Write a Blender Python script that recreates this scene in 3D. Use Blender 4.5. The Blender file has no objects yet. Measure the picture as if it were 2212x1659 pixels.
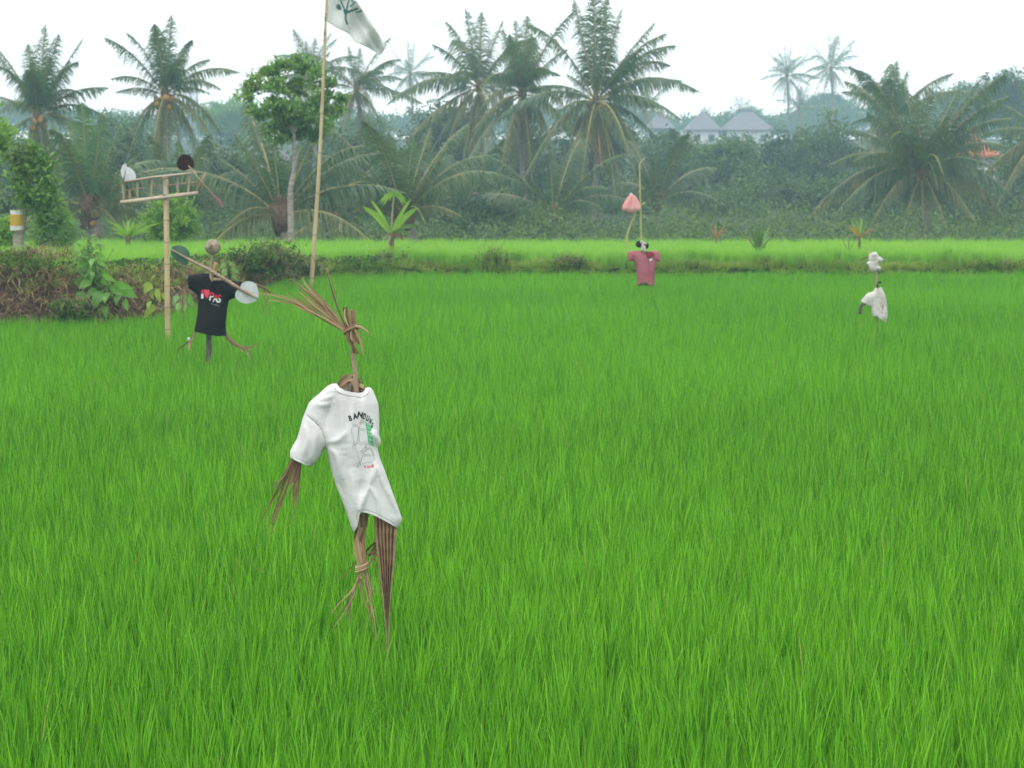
import bpy, bmesh, math, random
import numpy as np
from mathutils import Vector, Matrix
from mathutils.geometry import delaunay_2d_cdt

SC = bpy.context.scene
COL = SC.collection
R = math.radians
rng = np.random.default_rng(7)

# ------------------------------------------------------------------ camera, sky, sun, exposure
FPX, CX, CY, HORIZON, CAMZ = 4300.0, 1106.0, 829.5, 330.0, 3.0     # layout grid 2212 x 1659
PITCH = math.atan((CY - HORIZON) / FPX)
cam_d = bpy.data.cameras.new('camera')
cam = bpy.data.objects.new('camera', cam_d)
COL.objects.link(cam)
cam.location = (0, 0, CAMZ)
cam.rotation_euler = (math.pi / 2 - PITCH, 0, 0)
cam_d.sensor_width = 36.0
cam_d.lens = 36.0 * FPX / 2212.0
cam_d.clip_start = 0.1
cam_d.clip_end = 3000
cam_d.dof.use_dof = True
cam_d.dof.focus_distance = 10.4
cam_d.dof.aperture_fstop = 6.8
SC.camera = cam

SUN_EL, SUN_AZ = R(62), R(205)          # azimuth clockwise from +Y (north): from behind and a little left
world = bpy.data.worlds.new('World')
SC.world = world
world.use_nodes = True
wn, wl = world.node_tree.nodes, world.node_tree.links
bg = wn['Background']
sky = wn.new('ShaderNodeTexSky')
sky.sky_type = 'NISHITA'
sky.sun_disc = False
sky.sun_elevation = SUN_EL
sky.sun_rotation = SUN_AZ
sky.dust_density = 6.0
sky.air_density = 1.0
hs = wn.new('ShaderNodeHueSaturation')
hs.inputs['Saturation'].default_value = 0.35
mixs = wn.new('ShaderNodeMixRGB')        # overcast: an even white cloud sheet covers the clear sky
mixs.inputs[0].default_value = 0.86
mixs.inputs[2].default_value = (12.4, 12.2, 11.95, 1)
wl.new(sky.outputs[0], hs.inputs['Color'])
wl.new(hs.outputs[0], mixs.inputs[1])
wl.new(mixs.outputs[0], bg.inputs['Color'])
bg.inputs['Strength'].default_value = 0.146
sun_d = bpy.data.lights.new('sun', 'SUN')
sun_d.energy = 1.3
sun_d.angle = R(14)
sun_d.color = (1.0, 0.96, 0.9)
sun = bpy.data.objects.new('sun', sun_d)
COL.objects.link(sun)
sd = Vector((math.sin(SUN_AZ) * math.cos(SUN_EL), math.cos(SUN_AZ) * math.cos(SUN_EL), math.sin(SUN_EL)))
sun.rotation_euler = sd.to_track_quat('Z', 'Y').to_euler()
sun.location = (0, 0, 60)
SC.view_settings.view_transform = 'Standard'
SC.view_settings.look = 'None'
SC.view_settings.exposure = 0.08
SC.view_settings.gamma = 1.0
SC.view_settings.use_curve_mapping = False
SC.render.engine = 'CYCLES'
SC.cycles.use_denoising = True
SC.cycles.max_bounces = 6
SC.cycles.diffuse_bounces = 3
SC.cycles.transmission_bounces = 4
SC.cycles.transparent_max_bounces = 6
SC.cycles.volume_bounces = 0
SC.cycles.use_adaptive_sampling = True
SC.cycles.adaptive_threshold = 0.025

# ------------------------------------------------------------------ helpers: layout
cosP, sinP = math.cos(PITCH), math.sin(PITCH)
def W(x, y, d):
    """layout grid position -> world point at distance d (world Y)"""
    a, b = (x - CX) / FPX, (y - CY) / FPX
    t = d / (cosP - b * sinP)
    return np.array([a * t, d, CAMZ + t * (-sinP - b * cosP)])
def PX(d):
    return d / FPX                       # metres per grid unit at distance d
def zoom(x0, y0, s):
    """a coordinate frame of a detail sketch: sketch units -> layout grid"""
    k = 2212.0 / 2500.0
    return lambda X, Y: ((x0 + X / s) * k, (y0 + Y / s) * k)

# ------------------------------------------------------------------ helpers: objects
ORG = {}
def origin(o):
    return ORG.get(o.name, np.zeros(3)) if o is not None else np.zeros(3)
def tag(o, label=None, cat=None, group=None, kind=None):
    if label: o['label'] = label
    if cat: o['category'] = cat
    if group: o['group'] = group
    if kind: o['kind'] = kind
    return o
def empty(name, loc, label=None, cat=None, group=None, parent=None):
    o = bpy.data.objects.new(name, None)
    COL.objects.link(o)
    loc = np.array(loc, float)
    if parent is not None:
        o.parent = parent
        o.location = loc - origin(parent)
    else:
        o.location = loc
    ORG[o.name] = loc
    o.empty_display_size = 0.1
    return tag(o, label, cat, group)
def fast_mesh(name, V, F):
    """V (n,3), F list of (m,k) index arrays"""
    me = bpy.data.meshes.new(name)
    V = np.asarray(V, np.float32)
    me.vertices.add(len(V))
    me.vertices.foreach_set('co', V.ravel())
    loops, starts, off = [], [], 0
    for f in F:
        f = np.asarray(f, np.int32)
        if f.size == 0: continue
        k = f.shape[1]
        loops.append(f.ravel())
        starts.append(off + np.arange(len(f), dtype=np.int32) * k)
        off += f.size
    loops = np.concatenate(loops); starts = np.concatenate(starts)
    me.loops.add(len(loops)); me.loops.foreach_set('vertex_index', loops)
    me.polygons.add(len(starts)); me.polygons.foreach_set('loop_start', starts)
    me.update(calc_edges=True)
    me.validate()
    return me
def mk(name, V, F, mat, parent=None, smooth=True, loc=None):
    """mesh object from world-space verts; F = list of face arrays grouped by size"""
    o0 = origin(parent)
    if loc is None: loc = o0
    me = fast_mesh(name, np.asarray(V) - np.asarray(loc), F)
    me.polygons.foreach_set('use_smooth', np.full(len(me.polygons), bool(smooth)))
    me.materials.append(mat)
    o = bpy.data.objects.new(name, me)
    COL.objects.link(o)
    o.location = np.asarray(loc) - o0
    if parent is not None: o.parent = parent
    ORG[o.name] = np.asarray(loc, float)
    return o
class MB:
    """collects pieces of ONE part"""
    def __init__(s): s.V, s.F3, s.F4, s.n = [], [], [], 0
    def add(s, V, F4=None, F3=None):
        s.V.append(np.asarray(V, float))
        if F4 is not None and len(F4): s.F4.append(np.asarray(F4, int) + s.n)
        if F3 is not None and len(F3): s.F3.append(np.asarray(F3, int) + s.n)
        s.n += len(V)
        return s
    def data(s):
        V = np.concatenate(s.V)
        F = []
        if s.F4: F.append(np.concatenate(s.F4))
        if s.F3: F.append(np.concatenate(s.F3))
        return V, F
    def build(s, name, mat, parent=None, smooth=True, loc=None):
        V, F = s.data()
        return mk(name, V, F, mat, parent, smooth, loc)
    def tube(s, pts, rad, n=8, caps=True):
        pts = np.asarray(pts, float)
        m = len(pts)
        rad = np.broadcast_to(np.asarray(rad, float), (m,)) if np.ndim(rad) < 2 else rad
        T = np.gradient(pts, axis=0)
        T /= np.linalg.norm(T, axis=1, keepdims=True) + 1e-9
        ref = np.array([0, 0, 1.0]) if abs(T[0][2]) < 0.9 else np.array([1.0, 0, 0])
        a = np.cross(T, ref); a /= np.linalg.norm(a, axis=1, keepdims=True) + 1e-9
        b = np.cross(T, a)
        ang = np.arange(n) * 2 * math.pi / n
        ring = a[:, None] * np.cos(ang)[None, :, None] + b[:, None] * np.sin(ang)[None, :, None]
        V = (pts[:, None] + ring * rad[:, None, None]).reshape(-1, 3)
        i, j = np.meshgrid(np.arange(m - 1), np.arange(n), indexing='ij')
        F = np.stack([i * n + j, i * n + (j + 1) % n, (i + 1) * n + (j + 1) % n, (i + 1) * n + j], -1).reshape(-1, 4)
        F3 = []
        if caps:
            V = np.vstack([V, pts[:1], pts[-1:]])
            c0, c1 = m * n, m * n + 1
            for k in range(n):
                F3.append((c0, (k + 1) % n, k)); F3.append((c1, (m - 1) * n + k, (m - 1) * n + (k + 1) % n))
        return s.add(V, F, F3)
    def strip(s, pts, width, side=None, fold=0.0):
        """leaf blade: ribbon along pts, width array (m), V-fold"""
        pts = np.asarray(pts, float); m = len(pts)
        w = np.broadcast_to(np.asarray(width, float), (m,))
        T = np.gradient(pts, axis=0); T /= np.linalg.norm(T, axis=1, keepdims=True) + 1e-9
        if side is None:
            side = np.cross(T, np.array([0.15, 1.0, 0.25]))
        else:
            side = np.broadcast_to(np.asarray(side, float), (m, 3)) - T * np.sum(T * np.asarray(side, float), 1, keepdims=True)
        side = side / (np.linalg.norm(side, axis=1, keepdims=True) + 1e-9)
        nrm = np.cross(side, T)
        A = pts - side * w[:, None] / 2
        B = pts + nrm * (fold * w)[:, None]
        C = pts + side * w[:, None] / 2
        V = np.stack([A, B, C], 1).reshape(-1, 3)
        F = []
        for i in range(m - 1):
            k = i * 3
            F += [(k, k + 1, k + 4, k + 3), (k + 1, k + 2, k + 5, k + 4)]
        return s.add(V, F)
    def box(s, c, u, v, w):
        """box with centre c and half-axes u, v, w"""
        c, u, v, w = (np.asarray(q, float) for q in (c, u, v, w))
        V = [c + a * u + b * v + e * w for a in (-1, 1) for b in (-1, 1) for e in (-1, 1)]
        return s.add(V, [(0, 1, 3, 2), (4, 6, 7, 5), (0, 4, 5, 1), (2, 3, 7, 6), (0, 2, 6, 4), (1, 5, 7, 3)])
    def ball(s, c, r, nu=14, nv=9, jit=0.0, rg=None):
        c = np.asarray(c, float); r = np.broadcast_to(np.asarray(r, float), (3,))
        V = [c + (0, 0, r[2])]
        for i in range(1, nv):
            th = math.pi * i / nv
            for j in range(nu):
                ph = 2 * math.pi * j / nu
                q = np.array([math.sin(th) * math.cos(ph), math.sin(th) * math.sin(ph), math.cos(th)])
                k = 1 + (rg.uniform(-jit, jit) if rg is not None else 0)
                V.append(c + q * r * k)
        V.append(c - (0, 0, r[2]))
        F4, F3 = [], []
        for j in range(nu):
            F3.append((0, 1 + j, 1 + (j + 1) % nu))
            e = 1 + (nv - 2) * nu
            F3.append((len(V) - 1, e + (j + 1) % nu, e + j))
        for i in range(nv - 2):
            for j in range(nu):
                F4.append((1 + i * nu + j, 1 + (i + 1) * nu + j, 1 + (i + 1) * nu + (j + 1) % nu, 1 + i * nu + (j + 1) % nu))
        return s.add(V, F4, F3)
def smoothline(pts, n=12):
    """Catmull-Rom through pts"""
    P = np.asarray(pts, float)
    if len(P) == 2:
        return P[0] + (P[1] - P[0]) * np.linspace(0, 1, n)[:, None]
    Q = np.vstack([2 * P[0] - P[1], P, 2 * P[-1] - P[-2]])
    out = []
    per = max(2, n // (len(P) - 1))
    for i in range(len(P) - 1):
        p0, p1, p2, p3 = Q[i:i + 4]
        for t in np.linspace(0, 1, per, endpoint=(i == len(P) - 2)):
            out.append(0.5 * ((2 * p1) + (p2 - p0) * t + (2 * p0 - 5 * p1 + 4 * p2 - p3) * t ** 2 + (3 * p1 - p0 - 3 * p2 + p3) * t ** 3))
    return np.array(out)
def copy_tree(o, parent=None):
    c = o.copy(); COL.objects.link(c)
    if parent is not None: c.parent = parent
    for ch in list(o.children): copy_tree(ch, c)
    return c

# ------------------------------------------------------------------ helpers: materials
def new_mat(name):
    m = bpy.data.materials.new(name); m.use_nodes = True
    return m, m.node_tree.nodes, m.node_tree.links
def plain(name, c1, c2=None, rough=0.85, scale=8.0, spec=0.25, stretch=None, bump=0.0, detail=5.0, c3=None):
    m, n, l = new_mat(name)
    b = n['Principled BSDF']
    b.inputs['Roughness'].default_value = rough
    b.inputs['Specular IOR Level'].default_value = spec
    c2 = c2 or c1
    tc = n.new('ShaderNodeTexCoord'); mp = n.new('ShaderNodeMapping')
    if stretch: mp.inputs['Scale'].default_value = stretch
    nz = n.new('ShaderNodeTexNoise'); nz.inputs['Scale'].default_value = scale; nz.inputs['Detail'].default_value = detail
    cr = n.new('ShaderNodeValToRGB')
    cr.color_ramp.elements[0].position = 0.32; cr.color_ramp.elements[0].color = (*c1, 1)
    cr.color_ramp.elements[1].position = 0.68; cr.color_ramp.elements[1].color = (*c2, 1)
    if c3:
        e = cr.color_ramp.elements.new(0.5); e.color = (*c3, 1)
    l.new(tc.outputs['Object'], mp.inputs[0]); l.new(mp.outputs[0], nz.inputs['Vector'])
    l.new(nz.outputs[0], cr.inputs[0]); l.new(cr.outputs[0], b.inputs['Base Color'])
    if bump:
        bp = n.new('ShaderNodeBump'); bp.inputs['Strength'].default_value = bump; bp.inputs['Distance'].default_value = 0.02
        l.new(nz.outputs[0], bp.inputs['Height']); l.new(bp.outputs[0], b.inputs['Normal'])
    return m
def leafy(name, c1, c2, trans=0.35, rough=0.55, nscale=0.35, tint=None, spec=0.3, rnd='island', patchy=1.4):
    """leaf: two-tone by piece and by a slow patch noise, light passes through"""
    m, n, l = new_mat(name)
    b = n['Principled BSDF']; out = n['Material Output']
    b.inputs['Roughness'].default_value = rough
    b.inputs['Specular IOR Level'].default_value = spec
    tc = n.new('ShaderNodeTexCoord'); nz = n.new('ShaderNodeTexNoise'); nz.inputs['Scale'].default_value = nscale
    nz.inputs['Detail'].default_value = 3
    g = n.new('ShaderNodeNewGeometry')
    l.new(g.outputs['Position'], nz.inputs['Vector'])
    if rnd == 'island':
        ro = g.outputs['Random Per Island']
    else:
        g = n.new('ShaderNodeObjectInfo'); ro = g.outputs['Random']
    ma = n.new('ShaderNodeMath'); ma.operation = 'MULTIPLY_ADD'; ma.inputs[1].default_value = 0.7
    l.new(ro, ma.inputs[0]); 
    mb = n.new('ShaderNodeMath'); mb.operation = 'MULTIPLY_ADD'; mb.inputs[1].default_value = patchy; mb.inputs[2].default_value = 0.15 - 0.5 * patchy
    l.new(nz.outputs[0], mb.inputs[0]); l.new(mb.outputs[0], ma.inputs[2])
    cr = n.new('ShaderNodeValToRGB')
    cr.color_ramp.elements[0].position = 0.15; cr.color_ramp.elements[0].color = (*c1, 1)
    cr.color_ramp.elements[1].position = 0.85; cr.color_ramp.elements[1].color = (*c2, 1)
    if tint:
        e = cr.color_ramp.elements.new(0.985); e.color = (*tint, 1)
        cr.color_ramp.elements[1].position = 0.9
    l.new(ma.outputs[0], cr.inputs[0])
    tr = n.new('ShaderNodeBsdfTranslucent')
    br = n.new('ShaderNodeMixRGB'); br.blend_type = 'MULTIPLY'; br.inputs[0].default_value = 1; br.inputs[2].default_value = (1.1, 1.25, 0.6, 1)
    l.new(cr.outputs[0], br.inputs[1]); l.new(br.outputs[0], tr.inputs['Color'])
    l.new(cr.outputs[0], b.inputs['Base Color'])
    mx = n.new('ShaderNodeMixShader'); mx.inputs[0].default_value = trans
    l.new(b.outputs[0], mx.inputs[1]); l.new(tr.outputs[0], mx.inputs[2]); l.new(mx.outputs[0], out.inputs['Surface'])
    return m
def cloth(name, c1, c2, trans=0.12, scale=3.0, weave=900.0, bump=0.05):
    m, n, l = new_mat(name)
    b = n['Principled BSDF']; out = n['Material Output']
    b.inputs['Roughness'].default_value = 0.95; b.inputs['Specular IOR Level'].default_value = 0.1
    tc = n.new('ShaderNodeTexCoord'); nz = n.new('ShaderNodeTexNoise'); nz.inputs['Scale'].default_value = scale; nz.inputs['Detail'].default_value = 6
    l.new(tc.outputs['Object'], nz.inputs['Vector'])
    cr = n.new('ShaderNodeValToRGB')
    cr.color_ramp.elements[0].position = 0.36; cr.color_ramp.elements[0].color = (*c1, 1)
    cr.color_ramp.elements[1].position = 0.6; cr.color_ramp.elements[1].color = (*c2, 1)
    l.new(nz.outputs[0], cr.inputs[0]); l.new(cr.outputs[0], b.inputs['Base Color'])
    n2 = n.new('ShaderNodeTexNoise'); n2.inputs['Scale'].default_value = weave
    l.new(tc.outputs['Object'], n2.inputs['Vector'])
    bp = n.new('ShaderNodeBump'); bp.inputs['Strength'].default_value = bump; bp.inputs['Distance'].default_value = 0.002
    l.new(n2.outputs[0], bp.inputs['Height']); l.new(bp.outputs[0], b.inputs['Normal'])
    n3 = n.new('ShaderNodeTexNoise'); n3.inputs['Scale'].default_value = 11.0; n3.inputs['Detail'].default_value = 3; n3.inputs['Distortion'].default_value = 1.6
    mp3 = n.new('ShaderNodeMapping'); mp3.inputs['Scale'].default_value = (1.0, 1.0, 0.45); mp3.inputs['Rotation'].default_value = (0, 0.35, 0)
    l.new(tc.outputs['Object'], mp3.inputs[0]); l.new(mp3.outputs[0], n3.inputs['Vector'])
    bq = n.new('ShaderNodeBump'); bq.inputs['Strength'].default_value = 0.32; bq.inputs['Distance'].default_value = 0.02     # fine creases
    l.new(n3.outputs[0], bq.inputs['Height']); l.new(bq.outputs[0], bp.inputs['Normal'])
    tr = n.new('ShaderNodeBsdfTranslucent'); l.new(cr.outputs[0], tr.inputs['Color'])
    mx = n.new('ShaderNodeMixShader'); mx.inputs[0].default_value = trans
    l.new(b.outputs[0], mx.inputs[1]); l.new(tr.outputs[0], mx.inputs[2]); l.new(mx.outputs[0], out.inputs['Surface'])
    return m
M = {}
M['rice'] = leafy('rice_leaf', (0.045, 0.20, 0.009), (0.215, 0.535, 0.030), trans=0.34, rough=0.55, nscale=0.12, rnd='island', patchy=0.5, spec=0.18)
M['rice_up'] = leafy('young_rice_leaf', (0.20, 0.44, 0.06), (0.33, 0.58, 0.10), trans=0.45, rough=0.5, nscale=0.3, rnd='island', patchy=0.5, spec=0.35)
M['rice_dry'] = leafy('yellowed_rice_leaf', (0.30, 0.30, 0.07), (0.52, 0.46, 0.20), trans=0.3)
M['grass'] = leafy('bund_grass', (0.20, 0.34, 0.05), (0.38, 0.47, 0.11), trans=0.35, nscale=0.6, rnd='object')
M['mud'] = plain('paddy_mud', (0.035, 0.028, 0.018), (0.07, 0.055, 0.035), rough=0.6, scale=2.0, bump=0.3)
M['palm'] = leafy('palm_leaf', (0.055, 0.12, 0.06), (0.16, 0.235, 0.115), trans=0.32, rough=0.36, nscale=0.5, tint=(0.22, 0.21, 0.07), spec=0.5)
M['palm_young'] = leafy('young_palm_leaf', (0.06, 0.15, 0.06), (0.15, 0.27, 0.09), trans=0.32, rough=0.42, nscale=0.5, spec=0.45)
M['palm_old'] = leafy('old_palm_leaf', (0.11, 0.15, 0.065), (0.22, 0.24, 0.11), trans=0.3, rough=0.5, nscale=0.5)
M['palm_dead'] = leafy('dead_palm_leaf', (0.13, 0.075, 0.04), (0.22, 0.14, 0.08), trans=0.2, rough=0.7, nscale=0.5)
M['rachis'] = plain('palm_midrib', (0.22, 0.22, 0.08), (0.34, 0.31, 0.14), rough=0.5, scale=3)
M['trunk'] = plain('palm_trunk_bark', (0.16, 0.145, 0.125), (0.30, 0.275, 0.24), rough=0.9, scale=5, stretch=(1, 1, 5), bump=0.5)
M['bark'] = plain('grey_bark', (0.20, 0.18, 0.155), (0.36, 0.33, 0.29), rough=0.9, scale=7, stretch=(1, 1, 2.5), bump=0.4)
M['darkbark'] = plain('dark_bark', (0.05, 0.04, 0.03), (0.12, 0.10, 0.08), rough=0.9, scale=6, stretch=(1, 1, 3), bump=0.4)
M['coconut_ripe'] = plain('ripe_coconut', (0.28, 0.17, 0.05), (0.42, 0.28, 0.06), rough=0.5, scale=4)
M['husk_dry'] = plain('dry_palm_sheath', (0.07, 0.045, 0.03), (0.17, 0.11, 0.07), rough=0.95, scale=9, bump=0.4)
M['leaf_tree'] = leafy('tree_leaf', (0.075, 0.19, 0.035), (0.22, 0.39, 0.075), trans=0.3, rough=0.4, nscale=0.8, tint=(0.26, 0.20, 0.06), spec=0.5)
M['leaf_bright'] = leafy('bright_leaf', (0.13, 0.28, 0.035), (0.26, 0.44, 0.07), trans=0.4, rough=0.5, nscale=1.2)
M['leaf_soft'] = leafy('soft_feathery_leaf', (0.12, 0.26, 0.08), (0.24, 0.38, 0.13), trans=0.4, rough=0.6, nscale=1.0)
M['leaf_dark'] = leafy('dark_leaf', (0.035, 0.08, 0.032), (0.11, 0.18, 0.065), trans=0.25, rough=0.5, nscale=0.4)
M['leaf_mid'] = leafy('mid_green_leaf', (0.05, 0.115, 0.035), (0.155, 0.24, 0.075), trans=0.3, rough=0.5, nscale=0.5)
M['weed'] = leafy('weed_leaf', (0.035, 0.085, 0.02), (0.12, 0.22, 0.045), trans=0.35, rough=0.5, nscale=1.5)
M['taro'] = leafy('broad_taro_leaf', (0.10, 0.27, 0.05), (0.20, 0.42, 0.09), trans=0.4, rough=0.35, nscale=1.5, spec=0.5)
M['taro_yellow'] = leafy('yellowing_taro_leaf', (0.13, 0.28, 0.035), (0.30, 0.36, 0.05), trans=0.4, rough=0.35, nscale=3)
M['drygrass'] = leafy('dry_bank_grass', (0.065, 0.042, 0.026), (0.38, 0.28, 0.165), trans=0.15, rough=0.9, nscale=1.3)
M['dirt'] = plain('bank_earth', (0.045, 0.03, 0.02), (0.15, 0.105, 0.068), rough=0.95, scale=3.5, bump=0.6)
M['node'] = plain('bamboo_node', (0.16, 0.12, 0.07), (0.26, 0.20, 0.12), rough=0.7)
M['bamboo'] = plain('dry_bamboo', (0.36, 0.28, 0.15), (0.52, 0.43, 0.26), rough=0.5, scale=6, stretch=(1, 1, 0.3))
M['bamboo_grey'] = plain('weathered_bamboo', (0.30, 0.25, 0.19), (0.50, 0.44, 0.35), rough=0.6, scale=9, stretch=(0.4, 1, 1))
M['bamboo_green'] = plain('greenish_bamboo', (0.30, 0.32, 0.10), (0.46, 0.42, 0.20), rough=0.5, scale=6, stretch=(1, 1, 0.3))
M['stick'] = plain('grey_brown_stick', (0.20, 0.15, 0.10), (0.34, 0.27, 0.19), rough=0.8, scale=14)
M['darkwood'] = plain('dark_weathered_wood', (0.06, 0.055, 0.05), (0.14, 0.125, 0.11), rough=0.85, scale=12, stretch=(3, 3, 0.5))
M['dryleaf'] = leafy('dried_palm_strip', (0.20, 0.125, 0.07), (0.50, 0.38, 0.22), trans=0.15, rough=0.6, nscale=9, spec=0.4, rnd='object', patchy=0.7)
M['dryleaf_dark'] = leafy('dark_dried_palm_strip', (0.10, 0.055, 0.035), (0.26, 0.16, 0.10), trans=0.12, rough=0.6, nscale=9, spec=0.4, rnd='object', patchy=0.7)
M['white_cloth'] = cloth('white_cotton', (0.58, 0.59, 0.59), (0.70, 0.715, 0.735), trans=0.10, scale=5)
M['dirty_cloth'] = cloth('dirty_white_cotton', (0.46, 0.44, 0.41), (0.66, 0.65, 0.63), trans=0.15, scale=9)
M['black_cloth'] = cloth('black_cotton', (0.009, 0.009, 0.011), (0.016, 0.016, 0.018), trans=0.0, scale=5)
M['maroon_cloth'] = cloth('faded_maroon_cotton', (0.31, 0.10, 0.13), (0.40, 0.14, 0.17), trans=0.12, scale=6)
M['dark_maroon'] = cloth('dark_maroon_cotton', (0.12, 0.02, 0.03), (0.22, 0.03, 0.04), trans=0.05, scale=6)
M['pink_plastic'] = cloth('pink_plastic_film', (0.84, 0.42, 0.44), (0.90, 0.54, 0.55), trans=0.4, scale=4)
M['flag_cloth'] = cloth('white_flag_cloth', (0.66, 0.70, 0.69), (0.74, 0.77, 0.76), trans=0.35, scale=3)
M['flag_print'] = cloth('dark_green_flag_print', (0.04, 0.16, 0.14), (0.06, 0.20, 0.18), trans=0.25, scale=3)
M['black_print'] = plain('black_shirt_print', (0.03, 0.03, 0.035), (0.05, 0.05, 0.055), rough=0.9)
M['grey_print'] = plain('grey_line_print', (0.10, 0.10, 0.11), (0.20, 0.20, 0.21), rough=0.9)
M['green_print'] = plain('green_panel_print', (0.09, 0.42, 0.19), (0.13, 0.48, 0.24), rough=0.9)
M['palegreen_print'] = plain('pale_green_line_print', (0.42, 0.70, 0.50), (0.5, 0.75, 0.56), rough=0.9)
M['red_print'] = plain('red_shirt_print', (0.62, 0.03, 0.07), (0.66, 0.05, 0.09), rough=0.9)
M['heart_print'] = plain('red_heart_print', (0.60, 0.035, 0.09), (0.70, 0.09, 0.14), rough=0.9, scale=30)
M['white_print'] = plain('white_shirt_print', (0.6, 0.62, 0.6), (0.75, 0.77, 0.75), rough=0.9)
M['smudge_print'] = plain('grey_small_print', (0.22, 0.22, 0.22), (0.4, 0.4, 0.4), rough=0.9)
M['white_paint'] = plain('white_painted_metal', (0.47, 0.51, 0.55), (0.60, 0.64, 0.68), rough=0.6, scale=14)
M['maroon_paint'] = plain('dark_maroon_painted_metal', (0.028, 0.008, 0.010), (0.045, 0.012, 0.014), rough=0.5, scale=10)
M['brown_paint'] = plain('rusty_maroon_painted_metal', (0.06, 0.016, 0.014), (0.10, 0.035, 0.025), rough=0.5, scale=10)
M['green_paint'] = plain('dull_green_painted_metal', (0.055, 0.12, 0.085), (0.085, 0.16, 0.115), rough=0.5, scale=10)
M['coco_husk'] = plain('pale_coconut_husk', (0.15, 0.115, 0.08), (0.36, 0.30, 0.23), rough=0.8, scale=16, bump=0.2)
M['wood_tip'] = plain('cut_wood', (0.42, 0.28, 0.15), (0.5, 0.36, 0.2), rough=0.8)
M['yellow_cloth'] = cloth('yellow_sash_cloth', (0.44, 0.29, 0.05), (0.52, 0.35, 0.07), trans=0.1)
M['roof_tile'] = plain('grey_roof_tile', (0.14, 0.135, 0.15), (0.21, 0.20, 0.22), rough=0.8, scale=4)
M['roof_red'] = plain('orange_roof_tile', (0.38, 0.12, 0.065), (0.48, 0.17, 0.09), rough=0.8, scale=4)
M['wall_white'] = plain('white_house_wall', (0.66, 0.66, 0.64), (0.76, 0.76, 0.74), rough=0.9, scale=1)
M['wall_teal'] = plain('teal_house_wall', (0.16, 0.26, 0.24), (0.22, 0.32, 0.30), rough=0.9, scale=1)
M['wall_grey'] = plain('grey_house_wall', (0.26, 0.26, 0.26), (0.36, 0.36, 0.35), rough=0.9, scale=1)
M['glass'] = plain('dark_window_glass', (0.03, 0.04, 0.05), (0.05, 0.06, 0.07), rough=0.15, spec=0.6)
M['steel'] = plain('galvanised_steel', (0.35, 0.37, 0.40), (0.45, 0.47, 0.5), rough=0.5)
M['dead_plant'] = leafy('dry_brown_fern', (0.24, 0.12, 0.07), (0.38, 0.22, 0.15), trans=0.3, rough=0.7, nscale=3)
M['orange_leaf'] = leafy('orange_dying_leaf', (0.45, 0.22, 0.04), (0.55, 0.33, 0.07), trans=0.3, rough=0.6, nscale=3)
M['hill'] = plain('far_ground', (0.022, 0.035, 0.014), (0.05, 0.075, 0.025), rough=0.95, scale=0.05)

# ------------------------------------------------------------------ the ground: lower paddy, bank, upper paddy, valley, far rise
TOE = np.array([(-400, 30.2), (-40, 30.2), (-7.8, 30.5), (-6.2, 30.7), (-5.6, 31.6), (-5.25, 34), (-5.0, 37.0), (-4.7, 39.0), (-3.6, 41.8),
                (-2, 42.4), (0, 42.6), (5, 42.6), (12, 42.8), (40, 43), (400, 43)], float)
def toe_y(x): return np.interp(x, TOE[:, 0], TOE[:, 1])
def seg_dist(P, A, B):
    """P (n,2), A,B (m,2) -> min distance (n)"""
    best = np.full(len(P), 1e9)
    for a, b in zip(A, B):
        ab = b - a
        t = np.clip(((P - a) @ ab) / (ab @ ab + 1e-12), 0, 1)
        best = np.minimum(best, np.linalg.norm(P - a - t[:, None] * ab, axis=1))
    return best
def sstep(a, b, x):
    t = np.clip((x - a) / (b - a), 0, 1)
    return t * t * (3 - 2 * t)
def lump(x, y, k=1.0):
    return (np.sin(x * 2.3 * k + 1.7 * np.sin(y * 1.9 * k)) * np.cos(y * 2.7 * k + 1.3 * np.sin(x * 1.3 * k)) +
            0.5 * np.sin(x * 5.1 * k + y * 3.3 * k) * np.cos(y * 6.1 * k - x * 2.2 * k))
def upper_z(x, y):
    return 0.5 + np.maximum(0, 44 - y) * 0.045
def ground_z(x, y):
    x = np.atleast_1d(np.asarray(x, float)); y = np.atleast_1d(np.asarray(y, float))
    P = np.stack([x, y], 1)
    s = seg_dist(P, TOE[:-1], TOE[1:]) * np.where(y > toe_y(x), 1, -1)
    left = sstep(-3.5, -5.0, x)
    w = 0.35 + 0.35 * left
    k = sstep(0, 1, np.clip(s / w, 0, 1))
    z = upper_z(x, y) * k
    z += (lump(x, y) * 0.13 + lump(x + 3, y, 2.3) * 0.06) * left * np.clip(4 * k * (1 - k), 0, 1)
    bund = np.exp(-((s - 0.75) / 0.35) ** 2) * (0.06 + 0.04 * np.sin(x * 2.1))        # the bund's raised lip
    z += bund
    drop = sstep(48.8, 56, y)
    z = z * (1 - drop) + drop * (-0.8)
    z += sstep(75, 240, y) * 3.6 + sstep(230, 420, y) * 3
    return z
gx = np.concatenate([[-420, -250, -150, -90, -60, -40, -28, -20], np.arange(-16, 16.01, 0.25), [20, 28, 40, 60, 90, 150, 250, 420]])
gy = np.concatenate([[-60, -20, -5, 0, 5, 10, 15, 20, 24, 27], np.arange(29, 56.1, 0.25), np.arange(58, 100, 4), np.arange(105, 300, 15), [330, 400, 500, 700]])
X, Y = np.meshgrid(gx, gy)
Z = ground_z(X.ravel(), Y.ravel())
V = np.stack([X.ravel(), Y.ravel(), Z], 1)
nx, ny = len(gx), len(gy)
i, j = np.meshgrid(np.arange(ny - 1), np.arange(nx - 1), indexing='ij')
F = np.stack([i * nx + j, i * nx + j + 1, (i + 1) * nx + j + 1, (i + 1) * nx + j], -1).reshape(-1, 4)
ground = mk('ground', V, [F], M['mud'])
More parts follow.
